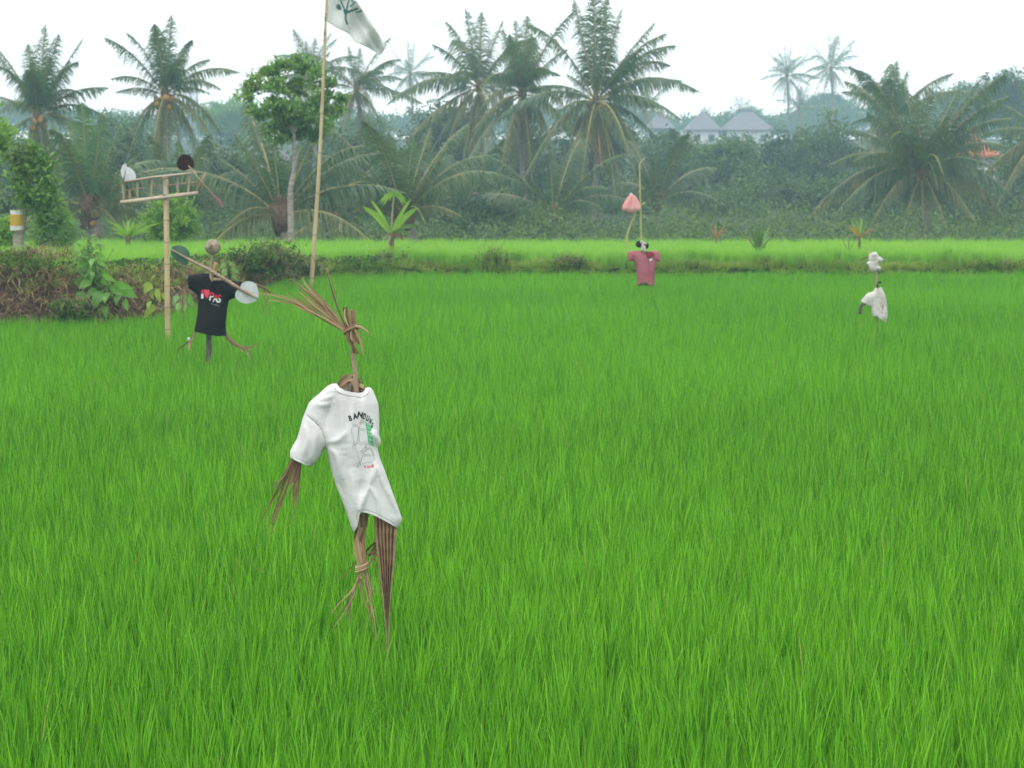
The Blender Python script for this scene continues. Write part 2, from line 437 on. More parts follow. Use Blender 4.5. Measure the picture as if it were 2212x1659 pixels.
ground.data.materials.append(M['dirt']); ground.data.materials.append(M['hill'])
cxy = V[F].mean(1)
s_ = seg_dist(cxy[:, :2], TOE[:-1], TOE[1:]) * np.where(cxy[:, 1] > toe_y(cxy[:, 0]), 1, -1)
mi = np.where((s_ > -0.2) & (s_ < 1.3) & (cxy[:, 0] < -3.0), 1, 0); mi[(cxy[:, 1] > 49) | ((s_ > -0.4) & (s_ < 1.4) & (cxy[:, 0] >= -3.0))] = 2
ground.data.polygons.foreach_set('material_index', mi.astype(np.int32))
tag(ground, kind='structure')

# ------------------------------------------------------------------ scattered stuff (geometry nodes, one object each)
def blade_clump(name, rg, n, h0, h1, w, spread, lean0, lean1, mat, seg=4, curl=0.6):
    mb = MB()
    for k in range(n):
        az = rg.uniform(0, 2 * math.pi); r = spread * math.sqrt(rg.uniform())
        b = np.array([r * math.cos(az), r * math.sin(az), -0.02])
        az2 = az + rg.normal(0, 0.7)
        h = rg.uniform(h0, h1); le = math.radians(rg.uniform(lean0, lean1)); cu = rg.uniform(0.1, curl)
        t = np.linspace(0, 1, seg + 1)
        ang = le + cu * t ** 2
        dr = np.concatenate([[0], np.cumsum(np.sin(ang[1:]) * h / seg)])
        dz = np.concatenate([[0], np.cumsum(np.cos(ang[1:]) * h / seg)])
        d = np.array([math.cos(az2), math.sin(az2), 0])
        pts = b + d * dr[:, None] + np.array([0, 0, 1]) * dz[:, None]
        tw = az2 + math.pi / 2 + rg.normal(0, 0.6)
        sv = np.array([math.cos(tw), math.sin(tw), 0])
        wd = w * rg.uniform(0.7, 1.2) * np.clip(np.array([0.7, 1.0, 0.95, 0.65, 0.02][:seg + 1]) if seg == 4 else np.linspace(1, .02, seg + 1), 0, 1)
        A = pts - sv * wd[:, None] / 2; B = pts + sv * wd[:, None] / 2
        Vb = np.stack([A, B], 1).reshape(-1, 3)
        Fb = [(2 * q, 2 * q + 1, 2 * q + 3, 2 * q + 2) for q in range(seg)]
        mb.add(Vb, Fb)
    Vv, Fv = mb.data()
    me = fast_mesh(name, Vv, Fv); me.materials.append(mat)
    return bpy.data.objects.new(name, me)
def scatter(name, pts, scale, shapes, tilt, kind='stuff', seed=3, rot=None):
    rg = np.random.default_rng(seed)
    pts = np.asarray(pts, np.float32); n = len(pts)
    me = bpy.data.meshes.new(name)
    me.vertices.add(n); me.vertices.foreach_set('co', pts.ravel())
    a = me.attributes.new('spin', 'FLOAT_VECTOR', 'POINT')
    if rot is None: rot = np.stack([rg.normal(0, tilt, n), rg.normal(0, tilt, n), rg.uniform(0, 6.283, n)], 1)
    rot = rot.astype(np.float32)
    a.data.foreach_set('vector', rot.ravel())
    a = me.attributes.new('size', 'FLOAT_VECTOR', 'POINT')
    a.data.foreach_set('vector', np.asarray(scale, np.float32).ravel())
    o = bpy.data.objects.new(name, me); COL.objects.link(o)
    c = bpy.data.collections.new(name + '_shapes')
    for s in shapes: c.objects.link(s)
    g = bpy.data.node_groups.new(name + '_scatter', 'GeometryNodeTree')
    g.interface.new_socket('Geometry', in_out='INPUT', socket_type='NodeSocketGeometry')
    g.interface.new_socket('Geometry', in_out='OUTPUT', socket_type='NodeSocketGeometry')
    N, L = g.nodes, g.links
    gi, go = N.new('NodeGroupInput'), N.new('NodeGroupOutput')
    ip = N.new('GeometryNodeInstanceOnPoints'); ci = N.new('GeometryNodeCollectionInfo')
    ci.inputs['Collection'].default_value = c
    ci.inputs['Separate Children'].default_value = True; ci.inputs['Reset Children'].default_value = True
    ip.inputs['Pick Instance'].default_value = True
    na = N.new('GeometryNodeInputNamedAttribute'); na.data_type = 'FLOAT_VECTOR'; na.inputs['Name'].default_value = 'spin'
    nb = N.new('GeometryNodeInputNamedAttribute'); nb.data_type = 'FLOAT_VECTOR'; nb.inputs['Name'].default_value = 'size'
    er = N.new('FunctionNodeEulerToRotation')
    L.new(gi.outputs[0], ip.inputs['Points']); L.new(ci.outputs[0], ip.inputs['Instance'])
    L.new(na.outputs[0], er.inputs[0]); L.new(er.outputs[0], ip.inputs['Rotation']); L.new(nb.outputs[0], ip.inputs['Scale'])
    L.new(ip.outputs[0], go.inputs[0])
    md = o.modifiers.new('scatter', 'NODES'); md.node_group = g
    return tag(o, kind=kind)
def jgrid(x0, x1, y0, y1, step, rg):
    xs, ys = np.meshgrid(np.arange(x0, x1, step), np.arange(y0, y1, step))
    p = np.stack([xs.ravel(), ys.ravel()], 1)
    return p + rg.uniform(-0.42, 0.42, p.shape) * step
rg = np.random.default_rng(11)
STEP, NT = 0.155, 6
TILE = STEP * NT
def rice_tile(name, rg, mat, lean, curl, h0, h1, nb):
    """a square patch of rice hills, planted by hand in uneven rows"""
    mb = MB()
    for ix in range(NT):
        for iy in range(NT):
            if rg.uniform() < 0.03: continue
            hh = rg.normal(0.93, 0.08)
            wild = rg.uniform() < 0.13
            o = blade_clump(name, rg, nb, h0 * hh, h1 * hh, 0.0095, 0.070, 1, 22 if wild else lean, mat, curl=0.8 if wild else curl)
            co = np.empty(len(o.data.vertices) * 3, np.float32); o.data.vertices.foreach_get('co', co)
            off = np.array([(ix + 0.5 + rg.uniform(-.42, .42)) * STEP - TILE / 2, (iy + 0.5 + rg.uniform(-.42, .42)) * STEP - TILE / 2, 0])
            nv = len(o.data.vertices)
            q = np.arange(nv // 10)[:, None, None] * 10 + np.array([[(0, 1, 3, 2), (2, 3, 5, 4), (4, 5, 7, 6), (6, 7, 9, 8)]])
            mb.add(co.reshape(-1, 3) + off, q.reshape(-1, 4))
            me = o.data; bpy.data.objects.remove(o); bpy.data.meshes.remove(me)
    V, F = mb.data()
    me = fast_mesh(name, V, F); me.materials.append(mat); me.materials.append(M['rice_dry'])
    dry = np.repeat(rg.uniform(size=len(me.polygons) // 4) < 0.0035, 4).astype(np.int32)      # a few dead yellow blades
    me.polygons.foreach_set('material_index', dry)
    return bpy.data.objects.new(name, me)
def rice_field(name, inside, xr, yr, mat, lean, curl, zf, seed, margin, h0, h1, nb=37):
    rg = np.random.default_rng(seed)
    tiles = [rice_tile(name + '_patch_shape', rg, mat, lean, curl, h0, h1, nb) for _ in range(8)]
    xs, ys = np.meshgrid(np.arange(xr[0], xr[1], TILE), np.arange(yr[0], yr[1], TILE))
    c = np.stack([xs.ravel(), ys.ravel()], 1)
    view = np.abs(c[:, 0]) < 0.27 * c[:, 1] + margin
    c = c[view]
    h = TILE / 2
    full = np.ones(len(c), bool); some = np.zeros(len(c), bool)
    for ox in (-h, 0, h):
        for oy in (-h, 0, h):
            k = inside(c + (ox, oy)); full &= k; some |= k
    pt = c[full]
    n = len(pt)
    rot = np.stack([rg.normal(0, 0.012, n), rg.normal(0, 0.012, n), rg.integers(0, 4, n) * math.pi / 2], 1)
    scatter(name, np.column_stack([pt, zf(pt)]), np.ones((n, 3)), tiles, 0, rot=rot)
    o1 = bpy.data.objects[name]
    # single hills along the uneven edges, in the same object
    e = c[some & ~full]
    pe = (e[:, None] + rg.uniform(-h, h, (len(e), NT * NT, 2))).reshape(-1, 2)
    pe = pe[inside(pe)]
    hills = [blade_clump(name + '_hill_shape', rg, nb, h0, h1, 0.0095, 0.070, 1, lean, mat, curl=curl) for _ in range(5)]
    n = len(pe)
    o2 = scatter(name + '_edge', np.column_stack([pe, zf(pe)]), np.repeat(rg.uniform(0.85, 1.05, (n, 1)), 3, 1), hills, 0.05, seed=seed)
    return o1, o2
def sdist(p): return seg_dist(p, TOE[:-1], TOE[1:]) * np.where(p[:, 1] > toe_y(p[:, 0]), 1, -1)
r1, r2 = rice_field('rice', lambda p: sdist(p) < 0.03, (-14, 14), (5.6, 43.6), M['rice'], 11, 0.25, lambda p: np.zeros(len(p)), 21, 1.6, 0.40, 0.615)
tag(r1, 'dense knee-high green rice filling the lower paddy', 'rice'); tag(r2, 'green rice at the uneven edge of the lower paddy', 'rice')
def in_upper(p):
    s = sdist(p)
    return (s > 0.38 + 0.55 * sstep(-3.5, -4.5, p[:, 0]) + 0.12 * np.sin(p[:, 0] * 1.7) + 0.8 * sstep(-6.6, -7.2, p[:, 0])) & (p[:, 1] < 49.2)
r1, r2 = rice_field('upper_rice', in_upper, (-16, 16), (31, 50), M['rice_up'], 10, 0.26, lambda p: ground_z(p[:, 0], p[:, 1]), 22, 2.2, 0.28, 0.50)
tag(r1, 'paler yellow-green young rice on the raised paddy behind', 'rice'); tag(r2, 'yellow-green rice at the edge of the raised paddy', 'rice')
# short grass on the lip of the bund
grass_shapes = [blade_clump('grass_tuft_shape', rg, 50, 0.06, 0.20, 0.012, 0.12, 5, 45, M['grass'], curl=1.0) for _ in range(5)]
p = jgrid(-16, 16, 30.3, 44.6, 0.10, rg)
s_ = seg_dist(p, TOE[:-1], TOE[1:]) * np.where(p[:, 1] > toe_y(p[:, 0]), 1, -1)
leftb = p[:, 0] < -4.2
keep = np.where(leftb, (s_ > 0.45) & (s_ < 1.25 + 0.8 * sstep(-6.6, -7.2, p[:, 0])), (s_ > -0.12) & (s_ < 0.55)) & (rg.uniform(size=len(p)) < np.where(leftb, 0.4, 1.0))
p = p[keep]
sc = np.repeat(rg.uniform(0.6, 1.3, (len(p), 1)), 3, 1)
bg_ = scatter('bund_grass', np.column_stack([p, ground_z(p[:, 0], p[:, 1])]), sc, grass_shapes, 0.15, seed=6)
tag(bg_, 'short yellowish grass along the edge of the raised paddy', 'grass')

# dry trailing grass and roots on the earth bank
def bank_points(n, x0, x1, smin, smax, rg):
    out = []
    while len(out) < n:
        q = np.stack([rg.uniform(x0, x1, 4000), rg.uniform(30, 44, 4000)], 1)
        s = seg_dist(q, TOE[:-1], TOE[1:]) * np.where(q[:, 1] > toe_y(q[:, 0]), 1, -1)
        q = q[(s > smin) & (s < smax)]
        out += list(q)
    q = np.array(out[:n])
    return np.column_stack([q, ground_z(q[:, 0], q[:, 1])])
def hair(P, l0, l1, w, rg, outdir=(0.05, -1, 0.1), hang=0.9):
    n = len(P)
    L = rg.uniform(l0, l1, n)[:, None]
    d0 = np.array(outdir) + rg.normal(0, 0.55, (n, 3)); d0 /= np.linalg.norm(d0, axis=1, keepdims=True)
    p1 = P + d0 * L * 0.5
    d1 = d0 + np.array([0, 0, -hang]) + rg.normal(0, 0.35, (n, 3)); d1 /= np.linalg.norm(d1, axis=1, keepdims=True)
    p2 = p1 + d1 * L * 0.5
    sd = rg.normal(0, 1, (n, 3)); sd -= d0 * np.sum(sd * d0, 1, keepdims=True); sd /= np.linalg.norm(sd, axis=1, keepdims=True)
    ww = w * rg.uniform(0.5, 1.3, n)[:, None]
    V = np.stack([P - sd * ww, P + sd * ww, p1 + sd * ww * 0.8, p1 - sd * ww * 0.8, p2], 1).reshape(-1, 3)
    b = np.arange(n)[:, None] * 5
    return V, [b + np.array([[0, 1, 2, 3]]), b + np.array([[3, 2, 4]])]
P = bank_points(20000, -12, -4.0, -0.05, 0.85, rg)
V1, F1 = hair(P, 0.10, 0.45, 0.009, rg)
o = mk('dry_grass', V1, F1, M['drygrass'], smooth=False)
tag(o, 'tangled brown dead grass and roots over the earth bank', 'dry grass', kind='stuff')
def leaf_quads(C, size, rg, upbias=0.6, asp=0.55):
    n = len(C)
    nr = rg.normal(0, 1, (n, 3)) + np.array([0, 0, upbias]); nr /= np.linalg.norm(nr, axis=1, keepdims=True)
    a = rg.normal(0, 1, (n, 3)); a -= nr * np.sum(a * nr, 1, keepdims=True); a /= np.linalg.norm(a, axis=1, keepdims=True)
    b = np.cross(nr, a)
    s = (size * rg.uniform(0.6, 1.3, n))[:, None]
    fold = nr * s * 0.12
    V = np.stack([C - a * s * 0.5, C + b * s * asp * 0.5 - a * s * 0.05 + fold, C + a * s * 0.6 - fold, C - b * s * asp * 0.5 - a * s * 0.05 + fold], 1).reshape(-1, 3)
    q = np.arange(n)[:, None] * 4 + np.array([[0, 1, 2, 3]])
    return V, q
def weeds(P, size, up, rg):
    C = P + np.column_stack([rg.normal(0, 0.05, len(P)), rg.normal(-0.06, 0.06, len(P)), rg.uniform(0, up, len(P))])
    return leaf_quads(C, size, rg)
# creeping weeds: foot of the bank and along the bund
k1 = bank_points(2600, -12, -4.3, -0.15, 0.22, rg)
k1 = k1[lump(k1[:, 0] * 1.1, k1[:, 1], 0.7) > -0.35]
k2 = bank_points(4200, -12, -4.3, 0.5, 1.1, rg)
k2 = k2[lump(k2[:, 0] * 0.8 + 2, k2[:, 1], 0.7) > -0.2]
k3 = bank_points(3500, -5.3, -2.6, -0.1, 0.7, rg)
V2, F2 = weeds(np.vstack([k1, k2, k3]), 0.085, 0.22, rg)
o = mk('creeping_weeds', V2, [F2], M['weed'], smooth=False)
tag(o, 'low dark green weeds creeping over the foot and lip of the bank', 'weeds', kind='stuff')

# ------------------------------------------------------------------ air
M['haze'] = bpy.data.materials.new('haze_air'); M['haze'].use_nodes = True
hn = M['haze'].node_tree.nodes; hl = M['haze'].node_tree.links
hn.remove(hn['Principled BSDF'])
pv = hn.new('ShaderNodeVolumePrincipled')
pv.inputs['Color'].default_value = (0.52, 0.85, 1.0, 1)
pv.inputs['Density'].default_value = 0.0014
pv.inputs['Anisotropy'].default_value = 0.0
hl.new(pv.outputs[0], hn['Material Output'].inputs['Volume'])
mb = MB(); mb.box((0, 190, 15), (460, 0, 0), (0, 290, 0), (0, 0, 17.5))
haze = mb.build('haze', M['haze'], smooth=False)
tag(haze, 'pale humid haze over the fields', 'haze', kind='stuff')

# ------------------------------------------------------------------ palms
def frond_data(C, T, arch, rg, wide=0.21, leaflets=60, grav=0.55, rad=0.022):
    """one feather leaf from C to T: midrib (Bezier) and leaflets; returns rib MB data and blade MB data"""
    C, T = np.asarray(C, float), np.asarray(T, float)
    L = np.linalg.norm(T - C)
    P1 = C + (T - C) * 0.48 + np.array([0, 0, arch * L])
    t = np.linspace(0, 1, 15)[:, None]
    pts = (1 - t) ** 2 * C + 2 * t * (1 - t) * P1 + t ** 2 * T
    s = np.linspace(0.13, 0.995, leaflets)
    ss = s[:, None]
    B = (1 - ss) ** 2 * C + 2 * ss * (1 - ss) * P1 + ss ** 2 * T
    D = 2 * (1 - ss) * (P1 - C) + 2 * ss * (T - P1)
    D /= np.linalg.norm(D, axis=1, keepdims=True)
    up = np.array([0, 0, 1.0]) - D * D[:, 2:3]
    hz = (T - C) * np.array([1, 1, 0]); hz = hz / (np.linalg.norm(hz) + 1e-6)
    up = up + (-hz) * np.clip(np.abs(D[:, 2:3]) - 0.7, 0, 1) * 2.0
    up /= np.linalg.norm(up, axis=1, keepdims=True)
    S = np.cross(D, up); S /= np.linalg.norm(S, axis=1, keepdims=True)
    prof = np.sin(np.clip(s * 0.86 + 0.16, 0, 1) * math.pi) ** 0.6 * (1 - 0.35 * s)
    Vs, F4, F3 = [], [], []
    n = 0
    for sg in (-1, 1):
        m = leaflets
        ln = (L * wide * prof * rg.uniform(0.75, 1.15, m) * np.where(rg.uniform(size=m) < 0.09, 0.35, 1.0) * (1 + 0.12 * np.sin(s * 17 + rg.uniform(0, 6))))[:, None]
        g = grav * rg.uniform(0.6, 1.4, m)[:, None] * (0.45 + 0.75 * np.sqrt(np.clip(1 - D[:, 2:3] ** 2, 0, 1)))
        d0 = S * sg + D * (0.55 + 0.5 * ss) + up * 0.25 - np.array([0, 0, 1]) * g * 0.5 + rg.normal(0, 0.16, (m, 3))
        d0 /= np.linalg.norm(d0, axis=1, keepdims=True)
        d1 = d0 - np.array([0, 0, 1]) * g * 1.25
        d1 /= np.linalg.norm(d1, axis=1, keepdims=True)
        d2 = d0 - np.array([0, 0, 1]) * g * 2.4
        d2 /= np.linalg.norm(d2, axis=1, keepdims=True)
        a0 = B; a1 = a0 + d0 * ln * 0.36; a2 = a1 + d1 * ln * 0.36; a3 = a2 + d2 * ln * 0.36
        w = (0.021 * L / 4.2 * rg.uniform(0.8, 1.2, m))[:, None]
        wv = D * 0.8 + up * 0.35
        V = np.stack([a0 - wv * w, a0 + wv * w, a1 + wv * w * 1.15, a1 - wv * w * 1.15, a2 + wv * w * 0.8, a2 - wv * w * 0.8, a3], 1).reshape(-1, 3)
        b = np.arange(m)[:, None] * 7 + n
        Vs.append(V); F4.append(b + np.array([[0, 1, 2, 3]])); F4.append(b + np.array([[3, 2, 4, 5]])); F3.append(b + np.array([[5, 4, 6]])); n += 7 * m
    return pts, L, (np.concatenate(Vs), np.concatenate(F4), np.concatenate(F3))
def add_frond(root, C, T, arch, rg, mat, **kw):
    pts, L, (V, F4, F3) = frond_data(C, T, arch, rg, **kw)
    r = 0.034 * L / 4.2
    mb = MB(); mb.tube(pts, np.linspace(r * 1.4, r * 0.25, len(pts)), n=5, caps=False)
    rv, rf = mb.data()
    n4, n3 = len(F4), len(F3)
    f = mk('frond', np.vstack([V, rv]), [F4, F3, rf[0] + len(V)], mat, root, smooth=False)
    f.data.materials.append(M['rachis'])
    mi = np.zeros(len(f.data.polygons), np.int32); mi[n4 + n3:] = 1
    f.data.polygons.foreach_set('material_index', mi)
    return f
def trunk_mesh(root, base, top, r0, r1, bend=0.0, mat=None, n=26):
    base, top = np.asarray(base, float), np.asarray(top, float)
    t = np.linspace(0, 1, n)
    pts = base + (top - base) * t[:, None] + np.array([1, 0.3, 0]) * (bend * np.sin(t * math.pi))[:, None]
    rr = r0 + (r1 - r0) * t ** 0.7
    rr = rr * (1 + 0.045 * (np.arange(n) % 2))            # leaf-scar rings
    rr[0] *= 1.35
    mb = MB(); mb.tube(pts, rr, n=10)
    return mb.build('trunk', mat or M['trunk'], root)
def palm(label, cx, cy, d, length, tips=(), nrand=8, base_xy=None, r=0.115, bend=0.2, seed=0, nuts=0, elev=(-55, 80), mats=('palm', 'palm_old'),
         group=None, dead=0, wide=0.27, ground=None, leaflets=88, grav=0.95, extra=5, skirt=6):
    """palm whose crown sits at layout (cx, cy), distance d; tips: (x, y, depth offset in m, arch, material key or None)"""
    rg = np.random.default_rng(100 + seed)
    C = W(cx, cy, d)
    bx = W(base_xy, cy, d)[0] if base_xy is not None else C[0]
    gz = ground_z(bx, d)[0] - 0.1 if ground is None else ground
    base = np.array([bx, d, gz])
    root = empty('palm_tree', base, label, 'palm tree', group)
    if C[2] - gz > 0.4:
        trunk_mesh(root, base, C + np.array([0, 0, 0.1]), r * 1.25, r, bend)
    mb = MB(); mb.ball(C + np.array([0, 0, 0.05]), (r * 1.7, r * 1.7, r * 3.0), jit=0.15, rg=rg)
    mb.build('crown_shaft', M['husk_dry'], root)
    for tp in tips:
        x, y, dz, arch = tp[:4]
        mt = tp[4] if len(tp) > 4 else mats[0]
        T = W(x, y, d + dz)
        add_frond(root, C, T, arch, rg, M[mt], wide=wide, leaflets=leaflets, grav=grav)
    for k in range(nrand):
        az = 2 * math.pi * (k + rg.uniform(-0.3, 0.3)) / nrand * 2.4
        el = math.radians(rg.uniform(*elev))
        L = length * rg.uniform(0.8, 1.05)
        T = C + L * np.array([math.cos(el) * math.cos(az), math.cos(el) * math.sin(az), math.sin(el)])
        mt = mats[0] if el > -0.3 else mats[1]
        add_frond(root, C, T, 0.08 + 0.22 * math.cos(el) * (0.6 if el < 0 else 1), rg, M[mt], wide=wide, leaflets=leaflets, grav=grav)
    for k in range(skirt if C[2] - gz > 3.5 else 0):
        az = 2 * math.pi * (k + rg.uniform(-.3, .3)) / max(1, skirt); el = math.radians(rg.uniform(-78, -50)); L = length * rg.uniform(0.75, 0.98)
        T = C + L * np.array([math.cos(el) * math.cos(az), math.cos(el) * math.sin(az), math.sin(el)])
        add_frond(root, C, T, rg.uniform(0.22, 0.36), rg, M['palm_old' if k % 3 else 'palm'], wide=wide * 0.9, leaflets=leaflets, grav=grav)
    for k in range(extra):
        az = rg.uniform(0, 6.283); el = math.radians(rg.uniform(-45, 62)); L = length * rg.uniform(0.62, 0.9)
        T = C + L * np.array([math.cos(el) * math.cos(az), math.cos(el) * math.sin(az), math.sin(el)])
        add_frond(root, C, T, 0.16 + 0.22 * math.cos(el), rg, M[mats[0] if el > -0.25 else mats[1]], wide=wide, leaflets=leaflets, grav=grav)
    for k in range(dead):
        az = rg.uniform(0, 6.28)
        T = C + length * rg.uniform(0.6, 0.85) * np.array([0.3 * math.cos(az), 0.3 * math.sin(az), -0.95])
        add_frond(root, C, T, 0.10, rg, M['palm_dead'], wide=0.14, leaflets=34, grav=0.9)
    for k in range(nuts):
        az = rg.uniform(math.pi, 2 * math.pi); q = rg.uniform(0.15, 0.42)
        mb = MB(); mb.ball(C + np.array([q * math.cos(az), q * math.sin(az), rg.uniform(-0.55, -0.05)]), (0.12, 0.12, 0.15), nu=9, nv=6)
        mb.build('coconut', M['coconut_ripe'] if k % 3 else M['husk_dry'], root)
    return root
# tall palm at the left edge
palm('tall coconut palm with a brown nut cluster at the left edge of the picture', 82, 250, 82, 4.2, [
    (98, 50, 0.5, 0.02), (128, 70, -1.0, 0.05), (60, 92, 1.0, 0.03), (-20, 100, -0.5, 0.10), (182, 78, 0.6, 0.06), (238, 190, -1.2, 0.22),
    (-20, 205, 0.8, 0.14), (-5, 330, -1.5, 0.28), (150, 130, 2.0, 0.05), (70, 130, -2.5, 0.02), (110, 120, -2.0, 0.04), (200, 300, 1.2, 0.35, 'palm_old')],
    4, seed=1, nuts=9, bend=0.5, elev=(-40, 60))
palm('coconut palm bearing yellow nuts, above the bamboo windmill', 357, 208, 84, 4.2, [
    (371, 28, 0.5, 0.03), (272, 70, -0.6, 0.30), (332, 60, 0.6, 0.06), (236, 172, 0.3, 0.34), (248, 200, -1.6, 0.22), (457, 128, -0.4, 0.30),
    (458, 205, 0.5, 0.36), (412, 90, 1.0, 0.14), (278, 292, -0.5, 0.30, 'palm_old'), (475, 335, -0.8, 0.34, 'palm_old'), (330, 380, -0.6, 0.12, 'palm_old'), (400, 370, -0.6, 0.14, 'palm_old')],
    3, seed=2, nuts=14, bend=-0.3, elev=(-30, 60), dead=1)
palm('low young palm with stiff upright fronds behind the earth bank', 192, 452, 60, 4.0, [
    (176, 215, 0.3, 0.01, 'palm_young'), (148, 250, -0.8, 0.03, 'palm_young'), (92, 330, -0.6, 0.08), (112, 262, 0.8, 0.06), (305, 330, -0.5, 0.12), (262, 268, 0.6, 0.08),
    (222, 245, -1.0, 0.03, 'palm_young'), (62, 430, 0.5, 0.16, 'palm_old'), (330, 440, -0.9, 0.24, 'palm_old'), (125, 520, -1.4, 0.35, 'palm_old'), (265, 505, -1.2, 0.34, 'palm_old')],
    6, seed=3, elev=(10, 70), r=0.2, nuts=4, ground=-0.9)
palm('low palm whose yellowed lower frond arches over the rice, beside the grey kinked tree', 607, 470, 57, 4.2, [
    (590, 300, 0.4, 0.02, 'palm_young'), (505, 285, -0.7, 0.10), (470, 340, 0.8, 0.14), (440, 415, -0.5, 0.20), (480, 500, -1.6, 0.42, 'palm_old'), (650, 310, 0.9, 0.04),
    (720, 375, -0.3, 0.16), (750, 450, 0.9, 0.26, 'palm_old'), (545, 265, 1.2, 0.06)], 5, seed=4, elev=(10, 65), r=0.2, ground=-0.9)
palm('low palm with pale bare midribs behind the young coconut plant', 872, 470, 62, 4.4, [
    (893, 290, 0.3, 0.01, 'palm_young'), (722, 330, -0.7, 0.06), (790, 270, 0.9, 0.05), (965, 320, -0.4, 0.06), (1020, 375, 0.8, 0.14), (700, 420, 0.9, 0.22, 'palm_old'),
    (760, 460, -1.6, 0.34, 'palm_old'), (1000, 470, -1.2, 0.32, 'palm_old'), (930, 275, 1.4, 0.05), (840, 285, -1.0, 0.03)], 6, seed=5, elev=(5, 65), r=0.2, ground=-0.9)
palm('squat palm with spreading fronds left of the tallest centre palm', 985, 500, 84, 4.6, [
    (1060, 385, -0.5, 0.10), (1095, 430, 0.6, 0.20), (900, 400, 0.5, 0.12), (1010, 350, 0.8, 0.02), (1075, 495, -1.3, 0.34, 'palm_old')], 6, seed=6, elev=(5, 60), r=0.18, ground=-0.9)
palm('coconut palm behind the flag pole with drooping brown fronds', 770, 195, 112, 4.0, [
    (752, 98, 0.4, 0.02), (778, 102, -0.8, 0.02), (690, 140, 0.6, 0.18), (845, 130, -0.5, 0.18), (700, 190, -0.7, 0.3), (850, 195, 0.8, 0.3), (725, 285, -0.6, 0.3, 'palm_old'), (815, 285, -0.5, 0.3, 'palm_old')],
    5, seed=7, dead=2, bend=0.3)
palm('palm whose crest pokes up behind the round-crowned tree', 672, 165, 130, 3.8, [
    (660, 85, 0.3, 0.02), (682, 80, -0.8, 0.03), (640, 105, 0.6, 0.14), (715, 110, -0.5, 0.15)], 5, seed=8)
palm('tall coconut palm, left of the pair in the middle of the treeline', 1035, 190, 100, 5.4, [
    (1005, 12, 0.4, 0.03), (1040, 22, -1.0, 0.04), (962, 45, 0.8, 0.26), (1088, 42, -0.5, 0.14), (932, 95, -0.9, 0.22), (905, 160, 0.6, 0.24), (935, 225, -0.4, 0.30),
    (1095, 110, 1.5, 0.14), (1120, 160, 1.0, 0.2), (960, 330, -0.8, 0.34, 'palm_old'), (1000, 360, -1.0, 0.2, 'palm_old')], 5, seed=9, bend=0.4, base_xy=1010, dead=1)
palm('tall coconut palm with bushy dark crest and a dead brown frond, middle of the treeline', 1128, 205, 94, 5.2, [
    (1112, 40, 0.3, 0.01), (1140, 30, -0.8, 0.03), (1085, 60, -1.4, 0.02), (1150, 70, -1.6, 0.02), (1100, 70, -2.2, 0.02), (1228, 105, 0.4, 0.20), (1215, 190, -0.8, 0.26), (1045, 190, 0.8, 0.28),
    (1020, 285, -0.9, 0.30, 'palm_old'), (1078, 385, -1.0, 0.16, 'palm_dead'), (1200, 330, 0.9, 0.3, 'palm_old'), (1150, 400, -0.7, 0.1, 'palm_old'), (1000, 340, 0.5, 0.36)], 3, seed=10, base_xy=1142, bend=-0.15)
palm('tallest coconut palm with pale straight trunk, right of centre', 1287, 222, 90, 5.4, [
    (1283, -25, 0.4, 0.02), (1238, -5, -0.8, 0.06), (1312, -10, 1.2, 0.03), (1345, 15, -0.6, 0.05), (1418, 45, 0.4, 0.10), (1385, 105, -1.6, 0.12), (1478, 175, -0.3, 0.22), (1432, 235, 0.9, 0.24),
    (1475, 262, -1.1, 0.34), (1158, 190, -0.5, 0.28), (1222, 160, 0.9, 0.2), (1128, 395, -0.5, 0.40, 'palm_old'), (1205, 430, -1.0, 0.26, 'palm_old'), (1245, 440, 0.7, 0.14, 'palm_old'),
    (1392, 345, -0.8, 0.34, 'palm_old'), (1420, 300, 0.5, 0.30), (1345, 420, -0.9, 0.18, 'palm_old'), (1180, 265, -1.4, 0.3), (1300, 380, -1.4, 0.06, 'palm_dead')],
    2, seed=11, r=0.115, bend=0.06, elev=(20, 60), nuts=5, base_xy=1284)
palm('broad low palm filling the right side with a star of drooping fronds', 1990, 372, 80, 5.4, [
    (1890, 205, 0.6, 0.16), (1950, 172, 1.0, 0.06), (2010, 185, -0.8, 0.03), (2075, 185, 0.9, 0.10), (2120, 168, -0.4, 0.10), (1832, 280, 0.8, 0.22), (1868, 240, -0.9, 0.20), (1770, 440, 0.4, 0.38),
    (1785, 360, -0.6, 0.34), (1718, 508, 0.8, 0.44, 'palm_old'), (2200, 440, 0.4, 0.40), (2185, 320, 0.8, 0.32), (2190, 255, -0.4, 0.28), (1950, 505, -1.2, 0.16, 'palm_old'), (2052, 512, -1.3, 0.18, 'palm_old'),
    (1880, 490, -1.3, 0.36, 'palm_old'), (1835, 495, 0.5, 0.40), (2125, 515, -0.8, 0.36, 'palm_old'), (2195, 510, 0.7, 0.42, 'palm_old'), (2110, 245, 1.0, 0.2), (1920, 260, -1.6, 0.14), (2050, 250, -1.8, 0.12), (1840, 350, -1.8, 0.32), (2140, 360, -1.8, 0.32),
    (1995, 510, -1.6, 0.10, 'palm_old'), (1920, 510, 0.9, 0.3), (2080, 515, 0.8, 0.3), (1780, 500, -0.8, 0.42), (1980, 200, -1.5, 0.05)],
    3, seed=12, r=0.18, elev=(10, 60), ground=-1.2, wide=0.30, grav=1.2)
palm('palm crest rising behind the broad low palm on the right', 1925, 265, 112, 5.2, [
    (1938, 128, 0.4, 0.01), (1905, 165, -0.7, 0.04), (1962, 150, 0.7, 0.04), (1855, 195, 0.6, 0.2), (2000, 190, -0.6, 0.2), (1835, 270, -0.7, 0.3)], 6, seed=13, elev=(0, 60))
